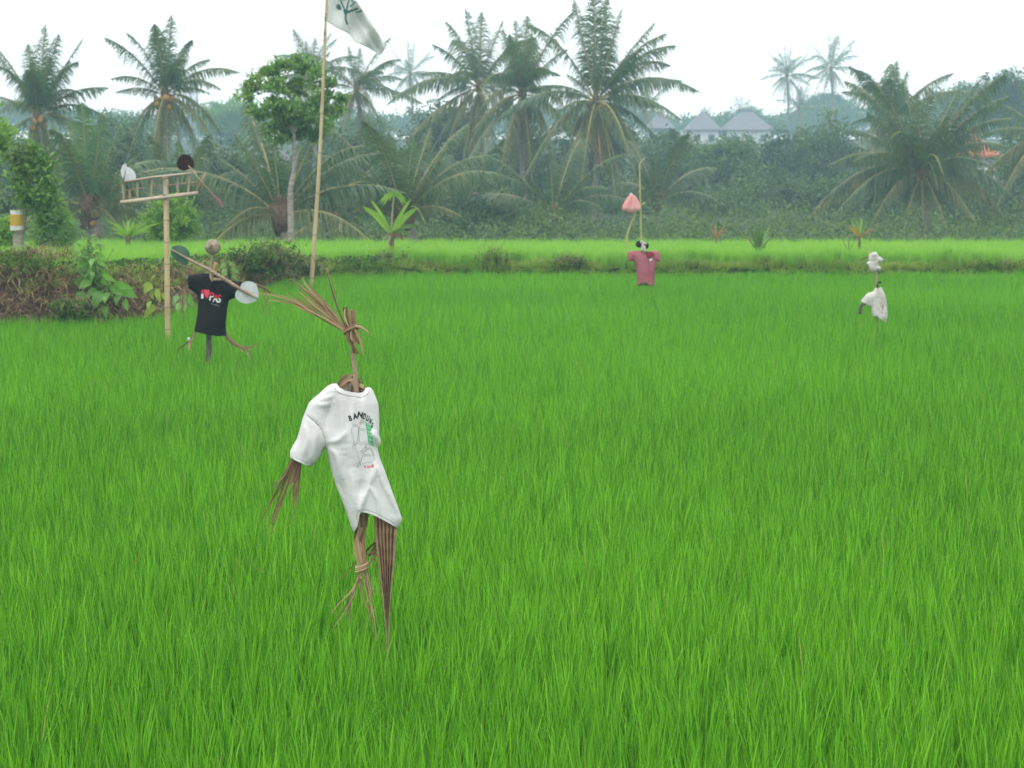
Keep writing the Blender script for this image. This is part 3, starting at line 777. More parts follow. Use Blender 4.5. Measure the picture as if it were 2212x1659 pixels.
palm('palm mostly outside the right edge, two pale fronds reaching in', 2262, 300, 84, 5.4, [
    (2110, 300, -0.5, 0.30), (2098, 420, 0.6, 0.36, 'palm_old'), (2180, 150, 0.5, 0.08), (2140, 480, -0.8, 0.36, 'palm_old'), (2130, 215, 1.2, 0.2)], 0, seed=14, ground=-0.9, extra=0, skirt=2)
palm('low young palm with bright upright fronds right behind the windmill rack', 392, 470, 68, 3.6, [
    (385, 300, 0.3, 0.01, 'palm_young'), (340, 320, -0.6, 0.05, 'palm_young'), (432, 318, 0.6, 0.06, 'palm_young'), (300, 372, 0.5, 0.16), (475, 372, -0.5, 0.16), (318, 440, -0.8, 0.28, 'palm_old'), (468, 450, 0.8, 0.3, 'palm_old')], 4, seed=15, elev=(10, 60), r=0.16, ground=-0.9)
palm('low palm with drooping fronds between the flag pole and the young coconut', 735, 478, 78, 4.2, [
    (728, 330, 0.3, 0.02), (680, 350, -0.6, 0.1), (785, 348, 0.6, 0.1), (650, 420, 0.5, 0.26), (820, 420, -0.5, 0.26), (690, 500, -0.8, 0.36, 'palm_old')], 4, seed=16, elev=(5, 60), r=0.16, ground=-0.9)
palm('low palm with arching fronds between the paired centre palms and the tallest palm', 1195, 470, 82, 4.2, [
    (1190, 345, 0.3, 0.02), (1140, 375, -0.6, 0.12), (1250, 370, 0.6, 0.12), (1115, 450, 0.5, 0.28, 'palm_old'), (1280, 448, -0.5, 0.28, 'palm_old')], 5, seed=17, elev=(5, 60), r=0.16)
palm('low hazy palm left of the bushes beneath the middle roof', 1420, 440, 94, 4.4, [
    (1415, 330, 0.3, 0.02), (1375, 350, -0.6, 0.14), (1462, 352, 0.6, 0.14), (1350, 420, 0.5, 0.28, 'palm_old'), (1490, 425, -0.5, 0.28)], 5, seed=18, elev=(5, 60), r=0.16)
# far palms
far_specs = [('far slim palm with a bare trunk, left of the hazy pair on the right', 1700, 165, 300, 0.0, 5.2, 21, 260),
             ('far slim palm, taller one of the hazy pair on the right', 1795, 150, 290, 0.4, 5.6, 22, 250),
             ('far blue-grey palm between the flag and the tall centre palms', 886, 160, 285, 0.2, 5.2, 23, 300)]
for lab, x, y, d, sp, L, sd_, by in far_specs:
    palm(lab, x, y, d, L, [(x - 6, y - L / PX(d) * 0.95, 0.3, 0.01), (x + 10, y - L / PX(d) * 0.9, -0.5, 0.02), (x - 42, y - 55, 0.3, 0.08), (x + 48, y - 52, -0.3, 0.08),
                          (x - 62, y + 10, 0.3, 0.30), (x + 66, y + 8, -0.4, 0.30), (x - 40, y + 60, -0.4, 0.26), (x + 38, y + 62, 0.4, 0.26), (x + 4, y + 62, -0.6, 0.1, 'palm_old')],
         7, seed=sd_, elev=(-60, 60), leaflets=46, r=0.14, bend=0.3, dead=1)
for lab, x, y, d, L, sd_ in [('small far palm crest above the hipped roofs', 1602, 262, 350, 4.8, 31), ('small far palm peeking over the middle hipped roof', 1523, 268, 352, 3.6, 32),
                             ('far palm standing beside the left hipped roof', 1392, 240, 240, 4.6, 33), ('small far palm below the hazy pair', 1725, 235, 300, 4.2, 34)]:
    palm(lab, x, y, d, L, [(x, y - L / PX(d), 0.2, 0.02)], 12, seed=sd_, elev=(-35, 75), leaflets=34, r=0.13)

# ------------------------------------------------------------------ broadleaf trees and bushes
def crown_mesh(name, root, C, rad, nclump, per, clump_r, leaf, mat, rg, shell=0.5, flat=0.75, upb=0.6):
    C = np.asarray(C, float); rad = np.asarray(rad, float)
    u = rg.normal(0, 1, (nclump, 3)); u /= np.linalg.norm(u, axis=1, keepdims=True)
    r = rg.uniform(0, 1, nclump) ** shell
    cc = C + u * r[:, None] * rad * (1 + rg.normal(0, 0.10, (nclump, 1)))
    sz = clump_r * rg.uniform(0.55, 1.35, nclump)
    q = rg.normal(0, 0.5, (nclump, per, 3)) * sz[:, None, None]
    q[..., 2] *= flat
    P = (cc[:, None] + q).reshape(-1, 3)
    V, F = leaf_quads(P, leaf, rg, upbias=upb)
    return mk(name, V, [F], mat, root, smooth=False), cc
def tree(name, label, cat, cx, cy, d, rx, rz, leaf, mat, seed, nclump=70, per=60, clump=0.5, base_x=None, tr=0.12, trunk_pts=None, group=None, bark='bark', ry=None,
         limbs=7, ground=None, shell=0.5, upb=0.6):
    """cx, cy: crown centre (layout), rx, rz: crown half sizes in layout units"""
    rg = np.random.default_rng(500 + seed)
    C = W(cx, cy, d); k = PX(d)
    rad = (rx * k, (ry or rx) * k * 0.9, rz * k)
    bx = W(base_x if base_x is not None else cx, cy, d)[0]
    gz = (ground_z(bx, d)[0] if ground is None else ground) - 0.05
    base = np.array([bx, d, gz])
    root = empty(name, base, label, cat, group)
    cr, cc = crown_mesh('crown', root, C, rad, nclump, per, clump, leaf, M[mat], rg, shell, upb=upb)
    if trunk_pts is not None:
        pts = np.array([W(x, y, d) for x, y in trunk_pts]); pts = np.vstack([pts, base]) if pts[-1][2] > gz else pts
        pts = smoothline(pts[::-1], 20)
    else:
        top = C - np.array([0, 0, rad[2] * 0.3])
        pts = smoothline([base, (base + top) / 2 + rg.normal(0, 0.06 * np.linalg.norm(top - base), 3) * (1, 1, 0), top], 14)
    mb = MB(); mb.tube(pts, np.linspace(tr, tr * 0.6, len(pts)), n=9)
    mb.build('trunk', M[bark], root)
    order = rg.permutation(len(cc))[:limbs]
    for q in order:
        a = pts[-1]; b = cc[q]
        mid = (a + b) / 2 + np.array([0, 0, 0.12 * np.linalg.norm(b - a)]) + rg.normal(0, 0.05, 3)
        mb = MB(); mb.tube(smoothline([a - (0, 0, 0.05), mid, b], 8), np.linspace(tr * 0.5, tr * 0.1, 7)[:len(smoothline([a, mid, b], 8))] if False else np.linspace(tr * 0.5, tr * 0.1, len(smoothline([a, mid, b], 8))), n=6)
        mb.build('limb', M[bark], root)
    return root
# tree with the kinked grey trunk: several lobes make its uneven crown
tr1 = tree('broadleaf_tree', 'round-crowned green tree with a kinked bare grey trunk, left of the flag pole', 'tree', 636, 238, 51, 50, 40, 0.13, 'leaf_tree', 1, nclump=26, per=60, clump=0.3,
           trunk_pts=[(634, 285), (636, 335), (635, 372), (629, 398), (627, 430), (628, 480), (629, 520)], tr=0.09, limbs=14, shell=0.5)
rg = np.random.default_rng(77)
for (x, y, rx, rz, nc) in [(575, 152, 26, 16, 9), (612, 140, 26, 14, 8), (662, 148, 34, 18, 12), (700, 172, 24, 18, 8), (552, 190, 24, 14, 7), (592, 190, 30, 18, 10), (640, 186, 34, 20, 12), (690, 212, 32, 22, 11), (722, 238, 20, 14, 5),
                           (566, 238, 30, 15, 9), (608, 232, 36, 20, 12), (660, 246, 34, 20, 12), (708, 270, 26, 14, 7), (585, 276, 32, 14, 9), (636, 285, 40, 15, 11), (680, 292, 26, 11, 6), (604, 302, 20, 9, 4), (538, 208, 12, 8, 3), (736, 210, 9, 8, 3), (545, 168, 10, 7, 2), (640, 128, 14, 7, 3)]:
    crown_mesh('crown', tr1, W(x, y, 51 + rg.uniform(-0.9, 0.9)), (rx * PX(51), rx * PX(51), rz * PX(51)), nc, 40, 0.20, 0.135, M['leaf_tree'], rg, 0.5, flat=0.6)
tree('leafy_tree', 'bright green leafy branches at the left edge below the tall palm', 'tree', -28, 290, 44, 52, 58, 0.12, 'leaf_bright', 2, nclump=70, per=60, clump=0.22, tr=0.06)
# pollarded tree with a ceremonial cloth round its trunk
pol = tree('cloth_wrapped_tree', 'pollarded leafy tree wearing a white and yellow cloth around its pale trunk', 'tree', 72, 385, 37, 36, 68, 0.11, 'leaf_tree', 3, nclump=90, per=42, clump=0.2, base_x=42,
           trunk_pts=[(62, 370), (56, 430), (50, 455), (43, 500), (40, 525)], tr=0.115, bark='bark', limbs=9)
rg = np.random.default_rng(78)
for (x, y, rx, rz, mt) in [(100, 430, 26, 34, 'leaf_tree'), (60, 345, 40, 26, 'leaf_mid'), (112, 470, 22, 26, 'leaf_soft')]:
    crown_mesh('crown', pol, W(x, y, 37), (rx * PX(37), rx * PX(37), rz * PX(37)), 30, 40, 0.17, 0.10, M[mt], rg, 0.5)
for (ya, yb, mt) in [(454, 463, 'dirty_cloth'), (463, 487, 'yellow_cloth'), (487, 497, 'dirty_cloth')]:
    mb = MB(); pa, pb = W(37 + (ya - 450) * -0.02, ya, 36.95), W(37, yb, 36.95)
    mb.tube(smoothline([pa, (pa + pb) / 2, pb], 5), 0.128, n=16, caps=False); mb.build('cloth_band', M[mt], pol)
tree('bush', 'bright lime-green round bush behind the windmill pole', 'bush', 370, 478, 49, 55, 46, 0.09, 'leaf_bright', 4, nclump=130, per=60, clump=0.2, tr=0.04, limbs=5, shell=0.4)
tree('bush', 'soft feathery pale-green bush beside the cloth-wrapped tree', 'bush', 118, 500, 42, 46, 40, 0.06, 'leaf_soft', 5, nclump=90, per=90, clump=0.2, tr=0.03, limbs=5, shell=0.45)
tree('bush', 'low pale-green bush at the left edge under the cloth-wrapped tree', 'bush', 0, 505, 41, 34, 30, 0.07, 'leaf_bright', 6, nclump=60, per=70, clump=0.18, tr=0.03, limbs=5, shell=0.45)
def blades_plant(name, label, cat, bx, by, d, specs, mat, zbase=None, group=None, stem=None):
    """plant of strap leaves; specs: (tip x, tip y, depth, width m, bend, material)"""
    B = W(bx, by, d)
    g = ground_z(B[0], d)[0]
    root = empty(name, (B[0], d, g), label, cat, group)
    for sp in specs:
        x, y, dz, w, bend = sp[:5]; mt = sp[5] if len(sp) > 5 else mat
        T = W(x, y, d + dz); L = np.linalg.norm(T - B)
        pts = smoothline([B, (B + T) / 2 + np.array([0, 0, bend * L]), T], 9)
        wd = w * np.array([0.35, 0.7, 0.95, 1.0, 0.95, 0.8, 0.6, 0.35, 0.03])[np.linspace(0, 8, len(pts)).astype(int)]
        mb = MB(); mb.strip(pts, wd, fold=0.12); mb.build('leaf', M[mt], root)
    mb = MB(); mb.tube(smoothline([(B[0], d, g - 0.02), (np.array([B[0], d, g]) + B) / 2 + (0.01, 0, 0), B + (0, 0, 0.02)], 7), stem or 0.035, n=8)
    mb.build('stem', M['husk_dry'], root)
    return root
rg = np.random.default_rng(90)
sp = [(275 + rg.normal(0, 30), 470 + rg.uniform(-2, 34), rg.normal(0, .2), 0.05, 0.05) for _ in range(22)]
blades_plant('spiky_plant', 'spiky yellow-green plant between the feathery bush and the lime bush', 'plant', 276, 512, 46, sp, 'leaf_bright', stem=0.05)
# young coconut on the bund
yc = blades_plant('young_coconut', 'young coconut plant with two broad leaves and a fan top on the bund', 'plant', 845, 505, 43.4, [
    (783, 446, -0.1, 0.15, 0.10, 'leaf_bright'), (902, 448, 0.1, 0.14, 0.08, 'leaf_bright'), (800, 430, 0.1, 0.08, 0.06, 'leaf_bright'), (888, 428, -0.1, 0.08, 0.05, 'leaf_bright'), (850, 416, 0.0, 0.035, 0.0, 'rachis'),
    (905, 487, 0.2, 0.10, 0.10, 'leaf_mid'), (893, 512, -0.2, 0.10, 0.16, 'leaf_mid'), (826, 520, -0.2, 0.07, 0.1, 'palm_old'), (872, 520, -0.2, 0.07, 0.12, 'palm_dead'), (838, 530, -0.25, 0.06, 0.1, 'palm_old')],
    'leaf_bright', stem=0.055)
top = W(850, 416, 43.4)
for k in range(11):
    a = -1.35 + 2.7 * k / 10
    e = top + np.array([math.sin(a) * 0.33, -0.05 + 0.1 * (k % 2), -0.10 - 0.16 * (1 - math.cos(a)) - 0.08 * (k % 3)])
    mb = MB(); mb.strip(smoothline([top, (top + e) / 2 + (0, 0, 0.05), e], 6), np.array([0.02, 0.05, 0.06, 0.05, 0.03, 0.005])[:len(smoothline([top, (top + e) / 2 + (0, 0, 0.05), e], 6))], fold=0.1)
    mb.build('leaf', M['leaf_bright'], yc)
sp = [(1620, 490, -.1, .05, .02), (1630, 474, .1, .06, .0), (1641, 468, 0, .06, 0), (1652, 478, -.1, .05, .02), (1662, 488, .1, .05, .04, 'leaf_soft'), (1612, 510, .1, .05, .06, 'palm_old'), (1668, 512, .1, .05, .08, 'palm_old'),
      (1625, 530, -.1, .05, .1), (1655, 532, -.1, .05, .1), (1636, 500, -.1, .07, .03), (1648, 503, -.1, .07, .03)]
blades_plant('spiky_plant', 'stiff grey-green spiky plant on the bund, left of the rag-headed scarecrow', 'plant', 1638, 548, 43.6, sp, 'leaf_mid', stem=0.06)
sp = [(1838, 472, 0, .06, 0, 'leaf_bright'), (1862, 468, .1, .06, 0, 'leaf_bright'), (1876, 478, 0, .05, .04), (1842, 484, -.1, .06, .02, 'orange_leaf'), (1834, 490, -.1, .06, .04, 'orange_leaf'), (1890, 492, 0, .05, .06, 'dead_plant'),
      (1880, 500, -.1, .05, .06, 'dead_plant'), (1848, 470, .1, .05, .0)]
blades_plant('spiky_plant', 'spiky plant with orange dying leaves behind the rag-headed scarecrow', 'plant', 1856, 512, 44.6, sp, 'leaf_mid', stem=0.03)
sp = [(1822, 522, 0, .03, .0), (1834, 518, 0, .03, .0), (1843, 525, 0, .03, .02)]
blades_plant('sapling', 'thin sapling sprouting left of the rag-headed scarecrow', 'plant', 1833, 545, 44.0, sp, 'leaf_mid', stem=0.012)
sp = [(1532, 490, 0, .04, .12), (1568, 488, 0, .05, .16), (1545, 482, .1, .04, .05), (1562, 500, -.1, .035, .14), (1572, 497, .1, .03, .2), (1538, 502, -.1, .03, .15)]
blades_plant('dead_fern', 'small dried brown plant sticking out of the upper rice', 'plant', 1547, 518, 48.0, sp, 'dead_plant', stem=0.02)

M['grass_leafy'] = leafy('lip_grass', (0.08, 0.17, 0.03), (0.22, 0.32, 0.08), trans=0.35, nscale=1.0)
# weed mounds on the bund
def mound(label, cx, cy, d, rx, rz, seed, mats=('weed', 'drygrass'), n=40, leaf=0.07, cat='weeds', tall=0):
    rg = np.random.default_rng(900 + seed)
    C = W(cx, cy, d); k = PX(d)
    root = empty('weed_clump', (C[0], d, ground_z(C[0], d)[0]), label, cat, 'weed clumps along the bund')
    crown_mesh('foliage', root, C, (rx * k, min(rx * k * 0.8, 0.6), rz * k), n, 45, 0.16, leaf, M[mats[0]], rg, 0.6)
    P = C + rg.normal(0, 0.5, (int(n * 9), 3)) * np.array([rx * k, 0.25, rz * k])
    V, F = hair(P, 0.12, 0.4, 0.006, rg, outdir=(0, -0.4, 0.9), hang=0.9)
    mk('dry_stalks', V, F, M[mats[1]], root, smooth=False)
    if tall:
        P = np.column_stack([C[0] + rg.normal(0, rx * k * 0.4, tall), d + rg.normal(0, 0.15, tall), np.full(tall, C[2] - rz * k)])
        V, F = hair(P, 0.35, 0.75, 0.009, rg, outdir=(0, 0, 2.2), hang=0.15)
        mk('grass_blades', V, F, M['grass'], root, smooth=False)
    return root
mound('big tangled weed mound on the bank behind the black-shirt scarecrow', 575, 562, 38.6, 70, 34, 1, n=90)
mound('dark leafy weeds at the foot of the earth bank left of the taro leaves', 150, 668, 30.5, 40, 16, 11, n=28, leaf=0.09)
mound('tangled grass hanging over the top of the bank at the far left', 70, 556, 31.5, 120, 9, 13, n=45, leaf=0.05, mats=('grass_leafy', 'drygrass'))
mound('dark leafy weeds beside the foot of the flag pole', 650, 583, 41.0, 50, 14, 2, n=40)
mound('low dark weeds right of the flag pole', 720, 578, 42.6, 34, 9, 3, n=22)
mound('dark weeds around the base of the young coconut', 838, 568, 43.0, 42, 18, 4, n=40)
mound('tall grass tuft with dark weeds in the middle of the bund', 1066, 563, 43.0, 30, 20, 5, n=24, tall=160)
mound('round dark-green weed clump right of the grass tuft', 1228, 572, 43.0, 36, 12, 6, n=30)
mound('low weeds at the foot of the grey-green spiky plant', 1655, 575, 43.2, 40, 9, 7, n=24)
mound('long brownish weed strip on the bund near the right edge', 2150, 578, 43.2, 70, 9, 8, n=34)
mound('little dark weed clump between the maroon shirt and the spiky plant', 1500, 583, 43.0, 26, 6, 9, n=14)
mound('low brown tussock right of the young coconut', 920, 580, 43.0, 22, 7, 10, mats=('drygrass', 'drygrass'), n=16)

# broad-leaved plants on the bank
def heart_leaf(root, base, tip, w, mat, rg):
    base, tip = np.asarray(base), np.asarray(tip)
    pts = smoothline([base, (base + tip) / 2 + np.array([0, -0.03, 0.02]), tip], 9)
    m = len(pts)
    wd = w * np.interp(np.linspace(0, 1, m), [0, 0.15, 0.35, 0.6, 0.85, 1], [0.25, 0.85, 1.0, 0.8, 0.35, 0.02])
    mb = MB(); mb.strip(pts, wd, fold=0.13); mb.build('leaf', M[mat], root)
def leafy_plant(name, label, bx, by, d, leaves, w, mat, seed, stem=0.014, cat='plant'):
    rg = np.random.default_rng(seed)
    B = W(bx, by, d)
    root = empty(name, B, label, cat)
    for lf in leaves:
        x0, y0, x1, y1 = lf[:4]; mt = lf[4] if len(lf) > 4 else mat
        dd = d - rg.uniform(0.05, 0.35)
        a, b = W(x0, y0, dd), W(x1, y1, dd - rg.uniform(0, 0.12))
        heart_leaf(root, a, b + (b - a) * 0.15, 1.25 * w * rg.uniform(0.8, 1.2) * np.linalg.norm(b - a), mt, rg)
        mb = MB(); mb.tube(smoothline([B, (B + a) / 2 + (0, -0.03, 0.03), a], 7), np.linspace(stem, stem * 0.5, len(smoothline([B, B, a], 7))), n=6); mb.build('stem', M['leaf_mid'], root)
    return root
zl = zoom(0, 400, 4.1476)
def zs(*a): return [tuple(zl(q[0], q[1]) + zl(q[2], q[3])) + tuple(q[4:]) for q in a]
leafy_plant('taro_plant', 'broad drooping taro leaves at the foot of the bank below the leafy shrub', *zl(960, 1480), 31.0, zs(
    (1020, 1290, 950, 1460), (870, 1370, 840, 1530), (1040, 1420, 1010, 1530, 'taro_yellow'), (850, 1300, 780, 1420), (1070, 1440, 1075, 1560), (1150, 1230, 1135, 1340), (1200, 1320, 1180, 1420), (980, 1270, 880, 1350),
    (1090, 1300, 1060, 1400), (1260, 1380, 1290, 1480), (900, 1180, 810, 1260), (1230, 1250, 1350, 1300)), 0.5, 'taro', 31)
cas = leafy_plant('leafy_shrub', 'tall pale leafy shrub growing up the earth bank, left of the windmill pole', *zl(960, 1300), 31.0, zs(
    (930, 930, 850, 990), (960, 920, 1060, 960), (940, 960, 920, 1050), (900, 1000, 780, 1050), (980, 980, 1070, 1040), (960, 1060, 870, 1120), (980, 1080, 1090, 1130), (940, 1090, 930, 1190), (1040, 1130, 1160, 1190),
    (900, 1130, 800, 1200), (990, 1170, 1090, 1230), (930, 1190, 850, 1260), (1150, 1230, 1330, 1260), (1120, 1260, 1250, 1330), (1240, 1300, 1380, 1350)), 0.42, 'taro', 32)
crown_mesh('foliage', cas, W(*zl(960, 1080), 30.9), (0.28, 0.2, 0.42), 26, 26, 0.13, 0.08, M['leaf_soft'], np.random.default_rng(5), 0.6)
leafy_plant('taro_plant', 'yellow-green taro plant with a half-yellow leaf beside the windmill pole', *zl(1560, 1500), 30.9, zs(
    (1530, 1210, 1470, 1310), (1520, 1290, 1550, 1370), (1580, 1270, 1620, 1390), (1570, 1430, 1470, 1550, 'taro_yellow'), (1640, 1310, 1690, 1400), (1520, 1390, 1500, 1470)), 0.55, 'taro_yellow', 33)
leafy_plant('taro_plant', 'green weeds with broad leaves hanging behind the scarecrow in the black shirt', *zl(1870, 1450), 32.5, zs(
    (1800, 1330, 1760, 1430), (1850, 1310, 1880, 1420), (1900, 1340, 1960, 1440), (1820, 1400, 1800, 1500), (1900, 1200, 1950, 1280), (1880, 1420, 1870, 1510)), 0.5, 'taro', 34)
leafy_plant('leafy_shrub', 'pale leafy shoots on the bank right of the coconut head', *zl(2330, 1180), 36.5, zs(
    (2290, 1010, 2230, 1060), (2310, 1000, 2390, 1040), (2280, 1060, 2260, 1140), (2340, 1060, 2420, 1110), (2300, 1090, 2240, 1170), (2350, 1110, 2400, 1190)), 0.45, 'leaf_soft', 35)

# bushes and trees behind the paddies: every one its own tree
bt = [  # label, cx, cy, d, rx, rz, leaf, mat
    ('dark bush low behind the upper rice at the far left', 20, 470, 70, 70, 60, 'leaf_mid'),
    ('dark tree behind the low young palm on the left', 255, 400, 92, 90, 110, 'leaf_dark'),
    ('shadowy tree between the windmill and the grey kinked trunk', 460, 420, 95, 110, 110, 'leaf_dark'),
    ('dark undergrowth tree behind the round-crowned tree', 640, 430, 96, 100, 100, 'leaf_dark'),
    ('mid-green tree behind the young coconut', 810, 400, 98, 95, 105, 'leaf_dark'),
    ('blue-green tree behind the leftmost centre palm', 965, 300, 125, 85, 75, 'leaf_dark'),
    ('low dark bush under the paired centre palms', 1050, 480, 84, 85, 60, 'leaf_mid'),
    ('low bush left of the tallest palm trunk', 1190, 490, 86, 80, 45, 'leaf_mid'),
    ('low bush right of the tallest palm trunk', 1350, 470, 88, 75, 75, 'leaf_mid'),
    ('dense dark tree behind the bamboo stick with the pink bag', 1450, 400, 100, 80, 110, 'leaf_dark'),
    ('grey-green tree in front of the left hipped roof', 1440, 345, 112, 62, 52, 'leaf_mid'),
    ('rounded bush below the middle hipped roof', 1560, 405, 92, 95, 116, 'leaf_mid'),
    ('tall hazy tree right of the white house wall', 1705, 370, 106, 72, 100, 'leaf_dark'),
    ('wide dark bush left of the broad low palm', 1660, 450, 90, 95, 75, 'leaf_mid'),
    ('hazy tree left of the broad low palm crown', 1790, 340, 104, 70, 95, 'leaf_mid'),
    ('dark tree behind the heart of the broad low palm', 1990, 400, 118, 150, 120, 'leaf_dark'),
    ('dark bluish tree at the right edge under the sky', 2180, 215, 200, 70, 62, 'leaf_dark'),
    ('hazy tree right of the orange roof', 2205, 400, 110, 70, 110, 'leaf_mid'),
    ('pale green far tree left of the round-crowned tree', 500, 262, 250, 75, 52, 'leaf_soft'),
    ('grey far tree between the two left coconut palms', 250, 320, 140, 85, 70, 'leaf_mid'),
    ('hazy far tree left of the hazy palm pair', 1620, 262, 350, 30, 25, 'leaf_mid'),
    ('hazy far tree beneath the hazy palm pair', 1790, 250, 290, 60, 45, 'leaf_mid'),
    ('hazy far tree behind the broad low palm crest', 2080, 228, 260, 70, 45, 'leaf_mid'),
    ('far tree behind the flag-pole palm', 790, 300, 170, 70, 50, 'leaf_mid'),
    ('far tree behind the tallest centre palm', 1290, 330, 125, 90, 90, 'leaf_dark'),
    ('far tree behind the paired centre palms', 1120, 370, 118, 85, 90, 'leaf_dark'),
    ('far tree left of the windmill, behind the tall left palm', 60, 370, 115, 85, 80, 'leaf_dark'),
    ('hazy far tree at the right of the grey small house', 700, 320, 150, 55, 45, 'leaf_mid'),
]
bt2 = [
    ('low dark shrub tree just right of the pale palm trunk', 1375, 458, 112, 82, 70, 'leaf_dark'),
    ('low shrub tree behind the hooked bamboo stick', 1475, 448, 120, 85, 80, 'leaf_dark'),
    ('low shrub tree behind the dried brown plant', 1575, 462, 110, 85, 68, 'leaf_mid'),
    ('low dark shrub tree behind the grey-green spiky plant', 1690, 452, 116, 85, 80, 'leaf_dark'),
    ('low shrub tree left of the orange-leaved spiky plant', 1795, 460, 110, 80, 72, 'leaf_mid'),
    ('shrub tree under the left fronds of the broad low palm', 1895, 466, 104, 80, 66, 'leaf_dark'),
    ('shrub tree under the right fronds of the broad low palm', 2095, 466, 104, 90, 66, 'leaf_dark'),
    ('shrub tree low at the right edge', 2205, 470, 100, 70, 60, 'leaf_dark'),
    ('low shrub tree left of the pale palm trunk', 1225, 462, 118, 85, 70, 'leaf_dark'),
    ('shrub tree between the paired centre palms and the young coconut', 960, 440, 120, 90, 80, 'leaf_dark'),
    ('grey-green tree tops just below the white house wall', 1580, 345, 150, 80, 46, 'leaf_mid'),
]
bt = [(l_, x_, y_, d_ * (1.4 if 1350 <= x_ <= 1830 else 1), a_, b_, m_) for l_, x_, y_, d_, a_, b_, m_ in bt] + bt2
for q, (lab, cx_, cy_, d_, rx_, rz_, mt_) in enumerate(bt):
    k_ = PX(d_)
    vol = rx_ * rz_ * k_ * k_
    tree('background_tree', lab, 'tree', cx_, cy_, d_, rx_, rz_, 0.12 + d_ * 0.0009, mt_, 40 + q, nclump=int(50 + vol * 9), per=80, clump=0.5 + 0.002 * d_, tr=0.16, bark='darkbark', group='trees behind the paddies', limbs=4, shell=0.45)
# dense low undergrowth behind the upper paddy and the far wood
rg = np.random.default_rng(404)
n = 6800
P = np.column_stack([rg.uniform(-24, 24, n), rg.uniform(54, 92, n)]); P = np.column_stack([P, ground_z(P[:, 0], P[:, 1]) + 1.3 * rg.uniform(0, 1.0, n) ** 1.4 * (1 + 0.3 * np.sin(P[:, 0] * 1.3))])
P = (P[:, None] + rg.normal(0, 0.25, (n, 12, 3))).reshape(-1, 3)
V, F = leaf_quads(P, 0.15, rg)
o = mk('undergrowth', V, [F], M['leaf_mid'], smooth=False); tag(o, 'dark undergrowth below the palms', 'undergrowth', kind='stuff')
n = 2600
xx = rg.uniform(-150, 150, n); yy = rg.uniform(385, 425, n)
hh = 5.0 + 1.3 * np.sin(xx * 0.11) + 0.8 * np.sin(xx * 0.31 + 1)
P = np.column_stack([xx, yy, ground_z(xx, yy) + hh * np.sqrt(rg.uniform(0, 1, n))])
P = (P[:, None] + rg.normal(0, 0.9, (n, 26, 3)) * (1, 1, 0.7)).reshape(-1, 3)
V, F = leaf_quads(P, 0.8, rg)
o = mk('far_wood', V, [F], M['leaf_mid'], smooth=False); tag(o, 'hazy far-off wood along the horizon', 'wood', kind='stuff')

# ------------------------------------------------------------------ houses, tower
def hip_roof(mb, x0, x1, y0, y1, z0, z1, ridge=0.0, th=0.18):
    cy_ = (y0 + y1) / 2; cx_ = (x0 + x1) / 2; r = ridge * (x1 - x0) / 2
    V = [(x0, y0, z0), (x1, y0, z0), (x1, y1, z0), (x0, y1, z0), (cx_ - r, cy_, z1), (cx_ + r, cy_, z1),
         (x0, y0, z0 - th), (x1, y0, z0 - th), (x1, y1, z0 - th), (x0, y1, z0 - th)]
    mb.add(V, [(0, 1, 5, 4), (2, 3, 4, 5), (0, 6, 7, 1), (1, 7, 8, 2), (2, 8, 9, 3), (3, 9, 6, 0), (9, 8, 7, 6)], [(1, 2, 5), (3, 0, 4)])
def house(label, px0, px1, eave, peak, wall_b, d, ridge, roofm, wallm, windows=3, depth=7.0):
    a = W(px0, eave, d); b = W(px1, eave, d); zt = W(0, peak, d + depth / 2)[2]; zb = ground_z((a[0] + b[0]) / 2, d)[0] - 0.3
    w = b[0] - a[0]
    root = empty('house', ((a[0] + b[0]) / 2, d + depth / 2, zb), label, 'house', 'houses beyond the trees')
    ov = min(0.6, w * 0.1)
    mb = MB(); mb.box(((a[0] + b[0]) / 2, d + depth / 2 + ov, (zb + a[2]) / 2 - 0.1), (w / 2 - ov, 0, 0), (0, depth / 2, 0), (0, 0, (a[2] - zb) / 2 - 0.1)); mb.build('wall', M[wallm], root, smooth=False)
    mb = MB(); hip_roof(mb, a[0], b[0], d, d + depth + 2 * ov, a[2], zt, ridge); rf = mb.build('roof', M[roofm], root, smooth=False)
    mb = MB(); mb.box((a[0] + w * 0.5, d + depth / 2 + ov, zt + 0.15), (max(0.12, ridge * w / 2), 0, 0), (0, 0.12, 0), (0, 0, 0.12)); mb.build('ridge_cap', M[roofm], rf, smooth=False)
    for k in range(windows):
        cx_ = a[0] + ov + (w - 2 * ov) * (k + 0.5) / windows
        mb = MB(); mb.box((cx_, d + ov - 0.05, a[2] - 1.45), (min(0.55, w / windows * 0.3), 0, 0), (0, 0.06, 0), (0, 0, 0.6)); fr = mb.build('window', M['wall_white' if wallm != 'wall_white' else 'wall_teal'], root, smooth=False)
        mb = MB(); mb.box((cx_, d + ov - 0.12, a[2] - 1.45), (min(0.45, w / windows * 0.3 - 0.1), 0, 0), (0, 0.03, 0), (0, 0, 0.5)); mb.build('pane', M['glass'], fr, smooth=False)
    return root
zh = zoom(1500, 200, 4.148)
def HX(X): return zh(X, 0)[0]
def HY(Y): return zh(0, Y)[1]
house('house with a steep grey hipped roof, leftmost of the three roofs', HX(325), HX(625), HY(465), HY(300), 0, 320, 0.0, 'roof_tile', 'wall_teal', 2, 5.5)
house('house with a steep grey hipped roof, middle one of the three roofs', HX(735), HX(1095), HY(480), HY(290), 0, 330, 0.0, 'roof_tile', 'wall_white', 2, 8.0)
house('house with a wide grey hipped roof, rightmost of the three roofs', HX(1110), HX(1625), HY(482), HY(300), 0, 330, 0.22, 'roof_tile', 'wall_white', 3, 8.0)
